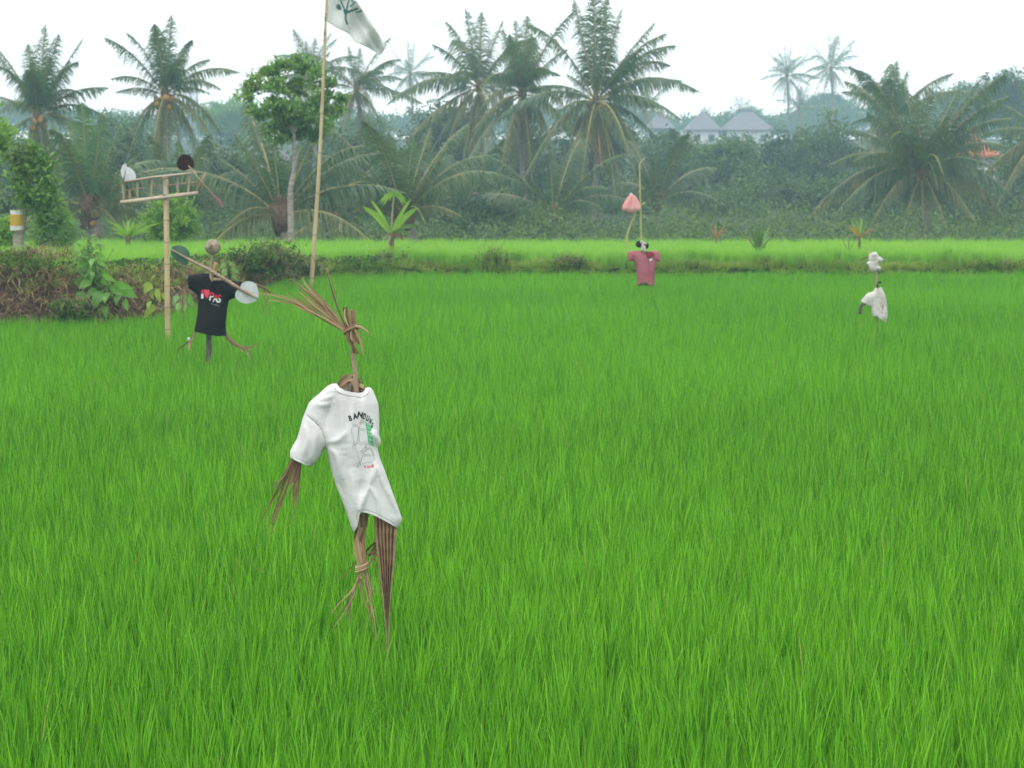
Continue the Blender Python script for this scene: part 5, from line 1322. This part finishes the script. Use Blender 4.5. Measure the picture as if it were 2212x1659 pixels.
for k in range(7):
    x = 570 + k * 13; y = 886 + k * 3.6
    C2.line('small_print_mark', LB((x, y - 7 * (k in (0, 4))), (x + 4, y + 4), (x + 9, y + 6)), 1.3, M['smudge_print'], sh2, eps=0.008, n=4)
# cross pole through the sleeves, stake, neck
mb = MB(); mb.tube(smoothline([W(*zb(268, 580), D2), W(*zb(560, 585), D2), W(*zb(960, 665), D2)], 9), 0.022, n=8); mb.build('cross_pole', M['stick'], sc2)
p0, p1 = W(*zb(538, 1180), D2), W(*zb(512, 1600), D2); p1[2] = -0.1
mb = MB(); mb.box((p0 + p1) / 2, (0.030, 0, 0), (0, 0.018, 0), (p0 - p1) / 2); mb.build('stake', M['darkwood'], sc2, smooth=False)
p0 = W(*zb(572, 305), D2 - 0.02)
mb = MB(); mb.tube(smoothline([p0, W(*zb(562, 450), D2 - 0.03), W(*zb(556, 560), D2 - 0.09), W(*zb(575, 625), D2 - 0.10)], 10), 0.014, n=8); mb.tube(smoothline([p0, W(*zb(575, 480), D2 + 0.02), W(*zb(560, 800), D2), W(*zb(540, 1200), D2)], 10), 0.018, n=8); mb.build('neck_pole', M['stick'], sc2)
mb = MB(); mb.tube(smoothline([W(*zb(620, 395), D2), W(*zb(598, 440), D2), W(*zb(592, 500), D2), W(*zb(585, 545), D2)], 8), np.linspace(0.022, 0.014, 8)[:len(smoothline([p0, p0, p0, p0], 8))], n=7); mb.build('broken_branch', M['wood_tip'], sc2)
mb = MB(); mb.box(W(*zb(592, 600), D2 - 0.05), (0.030, 0, 0.004), (0, 0.02, 0), (0, 0, 0.009)); mb.build('wood_chip', M['wood_tip'], sc2, smooth=False)
# coconut head: husked nut, pointed below the middle
hc = W(*zb(582, 212), D2); k = PX(D2) / KB
rgc = np.random.default_rng(3)
mb = MB(); nu_, nv_ = 22, 16; Vh = []
for i_ in range(nv_ + 1):
    th = math.pi * i_ / nv_
    for j_ in range(nu_):
        ph = 2 * math.pi * j_ / nu_
        q = np.array([math.sin(th) * math.cos(ph), math.sin(th) * math.sin(ph), math.cos(th)])
        r_ = 95 * k * (1 + 0.05 * math.cos(3 * ph + 0.6) * math.sin(th) ** 2 - 0.05 * max(0, -q[2]))
        nose = math.exp(-((q[0] + 0.12) ** 2 / 0.03 + (q[2] - 0.12) ** 2 / 0.05)) if q[1] < 0 else 0
        Vh.append(hc + q * r_ + np.array([0, -0.022 * nose, 0]))
i, j = np.meshgrid(np.arange(nv_), np.arange(nu_), indexing='ij')
F = np.stack([i * nu_ + j, (i + 1) * nu_ + j, (i + 1) * nu_ + (j + 1) % nu_, i * nu_ + (j + 1) % nu_], -1).reshape(-1, 4)
hd = mk('coconut_head', Vh, [F], M['coco_husk'], sc2)
Vn = [W(*zb(552, 172), D2 - 0.10), W(*zb(592, 196), D2 - 0.105), W(*zb(545, 222), D2 - 0.105), W(*zb(566, 200), D2 - 0.125)]
mk('nose_shadow', Vn, [np.array([(0, 1, 3), (1, 2, 3), (2, 0, 3)])], M['husk_dry'], hd, smooth=False)  # nose shadow built as dark raised facets, shade put into the colour
# arms and legs of twigs and leaf strips
ar = empty('arm', W(*zb(275, 590), D2), parent=sc2)
strips(ar, 'leaf_strip', [([(285, 575), (245, 680), (225, 800), (215, 1000)], 0.034), ([(290, 590), (255, 720), (210, 860), (165, 950)], 0.034), ([(280, 580), (250, 700), (235, 850), (240, 940)], 0.037), ([(275, 600), (240, 760), (200, 900)], 0.034), ([(270, 620), (240, 640), (220, 638)], 0.051),
                          ([(255, 650), (240, 800), (225, 1080)], 0.017), ([(245, 740), (235, 960), (255, 1110)], 0.014)], D2, 'dryleaf_dark', zb, 21)
ar = empty('arm', W(*zb(1090, 655), D2), parent=sc2)
strips(ar, 'leaf_strip', [([(930, 660), (1090, 655), (1190, 690), (1300, 765)], 0.043), ([(940, 665), (1110, 670), (1220, 720), (1290, 790)], 0.037), ([(950, 670), (1130, 660), (1200, 700), (1330, 770)], 0.024), ([(1170, 680), (1215, 840), (1245, 930), (1280, 1035)], 0.017), ([(1180, 690), (1230, 800), (1250, 880)], 0.014)], D2, 'dryleaf_dark', zb, 22)
lg2 = empty('leg', W(*zb(370, 1230), D2), parent=sc2)
strips(lg2, 'twig', [([(420, 1150), (365, 1235), (310, 1330), (180, 1420), (150, 1480)], 0.037), ([(410, 1160), (355, 1250), (320, 1330), (240, 1380)], 0.034), ([(310, 1320), (305, 1380), (295, 1430)], 0.027), ([(315, 1320), (318, 1390), (315, 1440)], 0.024)], D2, 'dryleaf', zb, 23)
mb = MB(); mb.ball(W(*zb(298, 1306), D2 - 0.02), 0.02, nu=8, nv=6, jit=0.25, rg=rgc); mb.build('white_tie', M['white_cloth'], lg2, smooth=False)
lg2 = empty('leg', W(*zb(742, 1250), D2), parent=sc2)
strips(lg2, 'twig', [([(700, 1180), (745, 1260), (830, 1350), (950, 1410), (1040, 1395), (1140, 1350)], 0.041), ([(710, 1180), (760, 1290), (850, 1370), (960, 1420), (1060, 1412)], 0.048), ([(840, 1360), (940, 1420), (1000, 1470), (1050, 1515)], 0.031), ([(880, 1390), (970, 1450), (1040, 1560)], 0.024),
                     ([(720, 1200), (790, 1310), (815, 1390), (830, 1440)], 0.031), ([(900, 1395), (1000, 1420), (1065, 1450)], 0.024), ([(900, 1400), (940, 1450), (945, 1440)], 0.020)], D2, 'dryleaf', zb, 24)
strips(sc2, 'twig', [([(555, 1260), (560, 1380), (575, 1490)], 0.024)], D2, 'dryleaf_dark', zb, 25)

# two-bladed paddle propeller fixed in front of the neck
D2p = D2 - 0.22
def disc(poly, d, zf, mat, name, parent, tilt=(0, 0), th=0.006, step=3.0):
    P = np.array([zf(*q) for q in poly]); P = smoothline(np.vstack([P, P[:1]]), 4 * len(P))[:-1]
    c = P.mean(0)
    n_ = len(P)
    def lift(q, off): return W(q[0], q[1], d + ((q[0] - c[0]) * tilt[0] + (q[1] - c[1]) * tilt[1]) * PX(d) - off)
    V = [lift(q, th / 2) for q in P] + [lift(q, -th / 2) for q in P] + [lift(c, th / 2 + 0.006), lift(c, -th / 2 + 0.006)]
    F3 = [(2 * n_, (i + 1) % n_, i) for i in range(n_)] + [(2 * n_ + 1, n_ + i, n_ + (i + 1) % n_) for i in range(n_)]
    F4 = [(i, (i + 1) % n_, n_ + (i + 1) % n_, n_ + i) for i in range(n_)]
    return mk(name, V, [np.array(F4), np.array(F3)], mat, parent, smooth=False)
pr = empty('propeller', W(*zb(565, 510), D2p), 'two-bladed propeller with one green and one white paddle, in front of the coconut-headed scarecrow', 'propeller')
mb = MB(); mb.tube(smoothline([W(*zb(82, 237), D2p), W(*zb(330, 375), D2p), W(*zb(560, 495), D2p), W(*zb(860, 680), D2p), W(*zb(1118, 828), D2p)], 16), np.interp(np.linspace(0, 1, 17), [0, 0.45, 0.75, 1], [0.010, 0.022, 0.022, 0.009])[:len(smoothline([p0] * 5, 16))], n=8); mb.build('shaft', M['stick'], pr)
disc([(80, 242), (105, 205), (185, 190), (265, 220), (308, 285), (304, 370), (268, 430), (195, 405), (115, 345), (84, 292)], D2p + 0.03, zb, M['green_paint'], 'paddle', pr, (0.2, 0.1))['label'] = 'green paddle'
disc([(935, 640), (1000, 618), (1085, 640), (1118, 700), (1130, 770), (1118, 830), (1060, 868), (980, 884), (900, 858), (852, 800), (862, 740), (905, 688)], D2p + 0.03, zb, M['white_paint'], 'paddle', pr, (0.2, 0.1))['label'] = 'white paddle'
mb = MB(); mb.tube([W(*zb(562, 500), D2p - 0.03), W(*zb(562, 500), D2 + 0.02)], 0.008, n=6); mb.build('axle', M['steel'], pr)

# ------------------------------------------------------------------ bamboo windmill on a pole
D3 = 28.1
zw = zoom(270, 350, 7.373); KW = 7.373 / 0.8848
def PW(x, y, off=0.0): return W(*zw(x, y), D3 - off)
u3 = PX(D3) / KW
base = W(362, 722, D3); base[2] = 0
wmill = empty('windmill', base, 'bamboo windmill bird-scarer with a ladder-like frame and dark maroon blades on a tall pole', 'windmill')
def bamboo(mb, a, b, r, nodes):
    t = np.linspace(0, 1, nodes * 4 + 1)
    pts = np.asarray(a) + (np.asarray(b) - np.asarray(a)) * t[:, None]
    rr = np.full(len(t), r); rr[::4] *= 1.12
    mb.tube(pts, rr, n=10)
rgw = np.random.default_rng(8)
top = PW(985, 605); mid = PW(1000, 990)
mb = MB(); bamboo(mb, base - (0, 0, 0.1), mid, 0.038, 8); mb.build('pole', M['bamboo'], wmill)
for k in range(1, 8):
    c_ = base - (0, 0, 0.1) + (mid - base + (0, 0, 0.1)) * k / 8
    mb = MB(); mb.tube([c_ - (0, 0, 0.008), c_, c_ + (0, 0, 0.008)], [0.040, 0.0455, 0.040], n=12, caps=False); mb.build('node', M['node'], wmill)
for x_, y_ in [(990, 945), (985, 625)]:
    for q_ in (-1, 0, 1):
        c_ = PW(x_, y_ + q_ * 16); a_ = np.linspace(0, 2 * math.pi, 16)
        mb = MB(); mb.tube(c_ + np.stack([np.cos(a_) * 0.052, np.sin(a_) * 0.07, np.cos(a_) * 0.012 * (q_ or 1)], 1), 0.007, n=5, caps=False); mb.build('lashing', M['stick'], wmill)
mb = MB(); bamboo(mb, mid - (0, 0, 0.02), top, 0.036, 1); mb.build('post', M['bamboo_grey'], wmill)
mb = MB(); bamboo(mb, PW(180, 1066, 0.05), PW(1572, 895, 0.05), 37 * u3, 4); mb.build('lower_rail', M['bamboo_grey'], wmill)
mb = MB(); mb.tube([PW(235, 692, 0.02), PW(780, 605, 0.02), PW(1537, 527, 0.02)], [20 * u3, 20 * u3, 18 * u3], n=8); mb.build('upper_rail', M['bamboo_grey'], wmill)
for (x, ya, yb, w_) in [(225, 700, 1050, 16), (345, 830, 1035, 14), (482, 650, 1025, 18), (738, 630, 995, 18), (1205, 570, 935, 18), (1405, 560, 910, 18), (1560, 600, 890, 14)]:
    sl = rgw.normal(0, 8); mb = MB(); mb.box((PW(x + sl, ya) + PW(x - sl, yb)) / 2, (w_ * u3 * rgw.uniform(0.8, 1.25), 0, 0), (0, 0.010, 0), (PW(x + sl, ya) - PW(x - sl, yb)) / 2); mb.build('upright', M[('stick', 'bamboo_grey')[int(rgw.integers(2))]], wmill, smooth=False)
mb = MB(); mb.tube([PW(850, 772), PW(1630, 690)], 9 * u3, n=7); mb.build('axle', M['stick'], wmill)
mb = MB(); mb.tube([PW(205, 856), PW(620, 800)], 9 * u3, n=7); mb.build('crossbar', M['stick'], wmill)
for x, y in [(860, 772), (1090, 748), (1310, 725), (1490, 708)]:
    mb = MB(); mb.ball(PW(x, y), 22 * u3, nu=8, nv=6); mb.build('peg', M['stick'], wmill)
mb = MB(); mb.tube([PW(1540, 870, 0.02), PW(1712, 552, 0.02)], [14 * u3, 28 * u3], n=7); mb.build('hub_bar', M['stick'], wmill)
mb = MB(); mb.tube([PW(1400, 400, 0.04), PW(1630, 690, 0.04), PW(1990, 1090, 0.04)], [13 * u3, 17 * u3, 11 * u3], n=7); mb.build('blade_arm', M['stick'], wmill)
disc([(1330, 190), (1425, 225), (1490, 320), (1502, 425), (1440, 442), (1400, 470), (1320, 490), (1235, 462), (1192, 380), (1205, 300), (1262, 220)], D3 - 0.03, zw, M['maroon_paint'], 'blade', wmill, (0.3, 0.2))
disc([(1818, 922), (1900, 938), (1985, 1015), (2032, 1100), (2022, 1162), (1950, 1095), (1870, 1002)], D3 - 0.03, zw, M['brown_paint'], 'blade', wmill, (2.2, -2.0))
disc([(275, 352), (296, 420), (350, 440), (420, 500), (452, 570), (445, 640), (340, 672), (250, 690), (225, 640), (190, 560), (185, 480), (215, 400)], D3 - 0.01, zw, M['white_paint'], 'tail_vane', wmill, (0.2, 0))
mb = MB(); mb.tube([PW(268, 488, 0.03), PW(218, 715, 0.03)], 11 * u3, n=6); mb.build('vane_strut', M['stick'], wmill)

# ------------------------------------------------------------------ flag on a bamboo pole
D4 = 39.0
zf_ = zoom(770, 0, 11.06)
fb = W(668, 612, D4); fb[2] = 0
ft = W(*zf_(345, -700), D4)
flag = empty('flagpole', fb, 'tall bamboo pole flying a white flag with a dark green tree emblem', 'flagpole')
t = np.linspace(0, 1, 57)
pts = smoothline([fb - (0, 0, 0.1), W(691, 330, D4), W(*zf_(280, 500), D4), ft], 57); m_ = len(pts)
rr = np.linspace(0.043, 0.017, m_); rr[::5] *= 1.12
mb = MB(); mb.tube(pts, rr, n=9); mb.build('pole', M['bamboo'], flag)
for k in range(4, m_ - 2, 5):
    mb = MB(); mb.tube([pts[k] - (0, 0, 0.007), pts[k], pts[k] + (0, 0, 0.007)], [rr[k] * 1.02, rr[k] * 1.16, rr[k] * 1.02], n=10, caps=False); mb.build('node', M['node'], flag)
for x, y in [(262, 870), (275, 470)]:
    mb = MB(); mb.tube([W(*zf_(x - 6, y - 70), D4 - 0.03), W(*zf_(x - 12, y + 70), D4 - 0.03)], 0.016, n=7); mb.build('binding', M['stick'], flag)
def LF(*p): return [zf_(*q) for q in p]
fpoly = LF((300, 572), (420, 650), (550, 732), (700, 808), (850, 882), (925, 930), (965, 1000), (1000, 1062), (1060, 1130), (1130, 1160), (1220, 1190), (1340, 1245), (1480, 1320), (1600, 1392), (1740, 1490), (1830, 1390), (1900, 1262), (1800, 1080), (1700, 900), (1500, 600), (1280, 270), (1100, 0), (900, -300), (700, -470), (520, -540), (352, -560), (330, 0))
class Sheet(Cloth):
    def __init__(s, d, poly): s.d = d; s.front = [np.array(q) for q in poly]
    def depth(s, P, front=True):
        P = np.asarray(P, float)
        k = zf_(1, 0)[0] - zf_(0, 0)[0]
        x = (P[:, 0] - zf_(0, 0)[0]) / k; y = (P[:, 1] - zf_(0, 0)[1]) / k
        # fold running from (1050,300) to (1640,1280)
        dx, dy = 590 / 1144, 980 / 1144
        v = (x - 1050) * dy - (y - 300) * dx
        z = 0.10 * np.sin(np.clip(v, -500, 500) / 160.0) * np.clip((x - 330) / 500, 0, 1)
        z = z - 0.16 * np.exp(-((v - 60) / 70) ** 2) * np.clip((y - 150) / 300, 0, 1) + 0.05 * np.sin(x / 140 + y / 230) * np.clip((x - 330) / 600, 0, 1)
        return z
    def to_world(s, P, front=True, eps=0.0):
        return np.array([W(p[0], p[1], s.d - zz - eps) for p, zz in zip(P, s.depth(P))])
SF = Sheet(D4, fpoly)
Vf, Ff = SF.mesh(fpoly, True, 4.0)
fl = mk('flag_cloth', Vf, [Ff], M['flag_cloth'], flag); md = fl.modifiers.new('thickness', 'SOLIDIFY'); md.thickness = 0.004; md.offset = -1
def emb(poly): 
    P = smoothline(np.array(LF(*(poly + [poly[0]]))), 4 * len(poly))[:-1]
    V, F = SF.mesh(P, True, 2.2); mk('emblem', V + np.array([0, -0.012, 0]), [F], M['flag_print'], fl)
emb([(640, 105), (690, 170), (705, 255), (640, 270), (575, 225), (570, 140)])
emb([(755, 270), (800, 250), (860, 262), (905, 300), (870, 350), (845, 410), (795, 405), (765, 340)])
for pl, w_ in [(((800, 290), (745, 160), (700, 60), (660, -40)), 3.2), (((840, 280), (870, 130), (900, 30), (940, -80)), 3.0), (((870, 335), (960, 295), (1060, 262), (1150, 225)), 4.0), (((820, 380), (815, 500), (840, 590), (862, 665)), 4.4),
               (((940, 180), (1010, 110), (1080, 40)), 3.0), (((760, -90), (765, 20)), 3.5), (((1010, 60), (980, -20), (1010, -90)), 3.0), (((1090, 335), (1180, 318), (1262, 285)), 3.5)]:
    mb = MB(); SF.line_into(mb, LF(*pl), w_, 0.012, 14); mb.build('emblem', M['flag_print'], fl)
for cx_, cy_ in [(680, -120), (860, -200), (1000, -160)]:
    emb([(cx_ + 60 * math.cos(a), cy_ + 55 * math.sin(a)) for a in np.linspace(0, 6.283, 7)[:-1]])

# ------------------------------------------------------------------ scarecrow in the maroon polo shirt
D5 = 38.0
zp = zoom(1480, 370, 4.74); KP = 4.74 / 0.8848
def LP_(*p): return [zp(*q) for q in p]
sb = W(*zp(440, 1580), D5)
sc3 = empty('scarecrow', (sb[0], D5, 0), 'scarecrow in a faded maroon polo shirt below the bamboo stick with the pink bag', 'scarecrow', 'scarecrows standing in the rice')
n3 = LP_((385, 1153), (405, 1160), (430, 1175), (455, 1192), (470, 1175), (472, 1156)); tr3 = LP_((472, 1156), (540, 1152), (605, 1155), (622, 1195), (632, 1262)); cr3 = LP_((632, 1262), (618, 1276), (600, 1272)); ur3 = LP_((600, 1272), (584, 1272), (575, 1320), (563, 1400), (560, 1480), (560, 1557))
h3 = LP_((560, 1557), (520, 1552), (490, 1538), (460, 1524), (435, 1520), (405, 1530), (380, 1542), (355, 1552)); ul3 = LP_((355, 1552), (360, 1480), (350, 1400), (340, 1330), (325, 1278), (308, 1262), (290, 1262)); cl3 = LP_((290, 1262), (268, 1268), (247, 1266)); tl3 = LP_((247, 1266), (248, 1205), (258, 1154), (320, 1150), (385, 1153))
f3 = n3[:-1] + tr3[:-1] + cr3[:-1] + ur3[:-1] + h3[:-1] + ul3[:-1] + cl3[:-1] + tl3[:-1]
b3 = LP_((385, 1153), (430, 1150), (472, 1156))[:-1] + tr3[:-1] + cr3[:-1] + ur3[:-1] + LP_((560, 1557), (460, 1552), (355, 1552))[:-1] + ul3[:-1] + cl3[:-1] + tl3[:-1]
rid3 = [(LP_((300, 1190), (330, 1260)), 2.5, -0.03), (LP_((470, 1230), (560, 1200)), 2.5, 0.025), (LP_((400, 1250), (410, 1400), (400, 1530)), 3, 0.015), (LP_((480, 1280), (490, 1400), (480, 1540)), 3, -0.015), (LP_((540, 1280), (540, 1400), (545, 1550)), 3, 0.015)]
C3 = Cloth(D5, f3, [tr3, ur3, ul3, tl3], 0.08, 7, [(a, w, h * 1.4) for a, w, h in rid3], back=b3)
sh3 = C3.build('polo_shirt', M['maroon_cloth'], sc3, step=2.2)
C3.patch('collar', LP_((455, 1168), (500, 1160), (545, 1165), (565, 1190), (530, 1222), (500, 1240), (470, 1225), (458, 1200)), M['dark_maroon'], sh3, eps=0.014, step=1.8)
C3.patch('collar_lining', LP_((480, 1190), (505, 1172), (530, 1180), (520, 1205), (498, 1222)), M['dark_maroon'], sh3, eps=0.022, step=1.6)
C3.patch('chest_logo', LP_((497, 1242), (530, 1232), (534, 1258), (500, 1270)), M['white_print'], sh3, eps=0.016, step=1.6)
mb = MB(); mb.tube([W(*zp(265, 1172), D5), W(*zp(610, 1172), D5)], 0.018, n=7); mb.build('cross_pole', M['stick'], sc3)
mb = MB(); mb.tube(smoothline([(sb[0], D5, -0.1), W(*zp(438, 1520), D5), W(*zp(430, 1300), D5), W(*zp(425, 1060), D5)], 8), 0.02, n=8); mb.build('stake', M['stick'], sc3)
mb = MB(); mb.ball(W(*zp(385, 1072), D5), (0.075, 0.07, 0.065), jit=0.12, rg=rgc); mb.ball(W(*zp(455, 1088), D5), (0.065, 0.06, 0.065), jit=0.12, rg=rgc); mb.build('head_bundle', M['black_cloth'], sc3)
for pl in [((395, 1040), (430, 1060), (470, 1068)), ((425, 1060), (420, 1110), (412, 1150)), ((440, 1090), (445, 1120), (440, 1158))]:
    P = smoothline([W(*zp(*q), D5 - 0.085) for q in pl], 7); mb = MB(); mb.tube(P, [0.02, 0.026, 0.024, 0.02, 0.022, 0.018, 0.012][:len(P)] + [0.012] * max(0, len(P) - 7), n=7); mb.build('white_rag', M['dirty_cloth'], sc3)

# bamboo sticks with the pink bag, planted in the raised paddy
D6 = 45.5
k6 = zp(405, 1030)
b6 = W(k6[0] + 1, k6[1], D6); b6[2] = ground_z(b6[0], D6)[0] - 0.05
st = empty('bamboo_stick', b6, 'thin upright bamboo stick with a hooked tip behind the maroon scarecrow', 'stick')
pp = smoothline([b6, W(*zp(405, 1020), D6), W(*zp(392, 500), D6), W(*zp(387, 150), D6)], 22); rr = np.linspace(0.022, 0.013, len(pp)); rr[::4] *= 1.15
mb = MB(); mb.tube(pp, rr, n=8); mb.build('cane', M['bamboo_green'], st)
mb = MB(); mb.tube(smoothline([W(*zp(387, 155), D6), W(*zp(402, 120), D6), W(*zp(447, 74), D6)], 8), np.linspace(0.018, 0.012, 9)[:len(smoothline([b6] * 3, 8))], n=7); mb.build('hook_tip', M['bamboo_grey'], st)
b7 = W(*zp(215, 1085), D6 + 0.1); b7[2] = ground_z(b7[0], D6)[0] - 0.05
st2 = empty('bamboo_stick', b7, 'short curved bamboo stick leaning behind the pink bag', 'stick')
pp = smoothline([b7, W(*zp(235, 1010), D6 + 0.1), W(*zp(275, 870), D6 + 0.1), W(*zp(340, 712), D6 + 0.1), W(*zp(398, 630), D6 + 0.08), W(*zp(445, 588), D6 + 0.08)], 20)
mb = MB(); mb.tube(pp, np.linspace(0.024, 0.014, len(pp)), n=8); mb.build('cane', M['bamboo_green'], st2)
bag = empty('plastic_bag', W(*zp(300, 700), D6), 'pink plastic bag ballooning on the bamboo stick', 'bag')
o_ = LP_((278, 498), (292, 488), (318, 500), (345, 525), (368, 560), (388, 605), (400, 645), (392, 680), (372, 695), (330, 706), (290, 712), (240, 704), (195, 690), (185, 665), (186, 638), (205, 595), (230, 552), (258, 515))
CB = Cloth(D6 - 0.06, o_, [o_ + [o_[0]]], 0.075, 7, [(LP_((310, 530), (325, 610), (300, 690)), 2.0, 0.045), (LP_((280, 520), (250, 600), (235, 690)), 2.0, 0.035), (LP_((300, 510), (350, 590), (365, 685)), 2.0, -0.035), (LP_((200, 640), (280, 660), (380, 650)), 2.0, 0.025), (LP_((285, 510), (290, 600), (270, 690)), 1.6, -0.03)])
CB.build('film', M['pink_plastic'], bag, step=2.2, thick=0.001)
mb = MB(); mb.ball(W(*zp(286, 497), D6 - 0.06), (0.03, 0.02, 0.035), nu=9, nv=7, jit=0.2, rg=rgc); mb.build('knot', M['dirty_cloth'], bag)

# ------------------------------------------------------------------ rag-headed white scarecrow
D7 = 30.2
zq = zoom(2050, 590, 7.9)
def LQ(*p): return [zq(*q) for q in p]
qb = W(*zq(720, 1500), D7)
sc4 = empty('scarecrow', (qb[0], D7, 0), 'small scarecrow with a white rag head and grubby white shirt, rightmost', 'scarecrow', 'scarecrows standing in the rice')
mb = MB(); mb.tube(smoothline([(qb[0], D7, -0.1), W(*zq(715, 1300), D7), W(*zq(705, 900), D7), W(*zq(712, 560), D7), W(*zq(670, 300), D7)], 12), 0.017, n=8); mb.build('stake', M['stick'], sc4)
n4 = LQ((690, 890), (740, 905), (810, 876)); r4 = LQ((810, 876), (828, 945), (860, 1000), (890, 1055), (902, 1150), (910, 1250), (916, 1380), (920, 1450), (905, 1530), (888, 1590)); h4 = LQ((888, 1590), (850, 1555), (800, 1505), (760, 1470), (720, 1442), (690, 1440), (650, 1452)); l4 = LQ((650, 1452), (632, 1420), (620, 1350), (610, 1272), (575, 1262), (540, 1250)); c4 = LQ((540, 1250), (505, 1205), (460, 1180), (412, 1150)); o4 = LQ((412, 1150), (440, 1105), (480, 1060), (520, 1015), (560, 987), (610, 975), (650, 960), (690, 890))
f4 = n4[:-1] + r4[:-1] + h4[:-1] + l4[:-1] + c4[:-1] + o4[:-1]
C4 = Cloth(D7, f4, [r4, l4, o4], 0.055, 6, [(LQ((740, 960), (750, 1200), (740, 1430)), 2.2, 0.02), (LQ((830, 1050), (850, 1250), (860, 1500)), 2.0, 0.02), (LQ((640, 1050), (640, 1250), (660, 1420)), 2.0, -0.02), (LQ((790, 1100), (800, 1300), (800, 1480)), 1.6, -0.02), (LQ((560, 1010), (500, 1110)), 2, 0.012)])
sh4 = C4.build('shirt', M['dirty_cloth'], sc4, step=2.0)
C4.line('collar', LQ((694, 900), (740, 918), (806, 888)), 3.0, M['dirty_cloth'], sh4, eps=0.006)
C4.line('stain', LQ((835, 1200), (825, 1350), (815, 1480)), 3.0, M['maroon_cloth'], sh4, eps=0.003)
rag = LQ((650, 207), (690, 203), (715, 215), (735, 250), (745, 280), (780, 288), (845, 345), (808, 402), (770, 395), (742, 412), (745, 470), (800, 488), (792, 530), (772, 572), (722, 556), (700, 582), (655, 590), (600, 585), (582, 540), (572, 500), (545, 455), (512, 425), (540, 395), (565, 372), (560, 320), (566, 270), (600, 228))
C5_ = Cloth(D7, rag, [rag + [rag[0]]], 0.045, 5, [(LQ((620, 380), (700, 360), (740, 300)), 1.6, -0.02), (LQ((640, 400), (640, 560)), 1.6, 0.015), (LQ((700, 420), (720, 560)), 1.6, -0.02), (LQ((600, 260), (700, 260)), 2, 0.02)])
C5_.build('rag_head', M['dirty_cloth'], sc4, step=1.8)
mb = MB(); mb.tube(smoothline([W(*zq(510, 1180), D7 - 0.02), W(*zq(450, 1200), D7 - 0.02), W(*zq(408, 1270), D7 - 0.02), W(*zq(392, 1400), D7 - 0.02)], 10), np.linspace(0.034, 0.02, 10)[:len(smoothline([qb] * 4, 10))], n=8); mb.build('arm', M['darkwood'], sc4)
strips(sc4, 'twig', [([(600, 285), (480, 320), (368, 385)], .02), ([(620, 225), (560, 190), (508, 168)], .02), ([(560, 480), (545, 580), (550, 690)], .008)], D7 + 0.01, 'dryleaf', zq, 31)
mb = MB(); mb.ball(W(*zq(730, 850), D7 - 0.02), (0.014, 0.014, 0.03), nu=8, nv=6); mb.ball(W(*zq(772, 785), D7 - 0.02), (0.03, 0.014, 0.016), nu=8, nv=6, jit=0.2, rg=rgc); mb.build('dark_rag', M['black_cloth'], sc4)
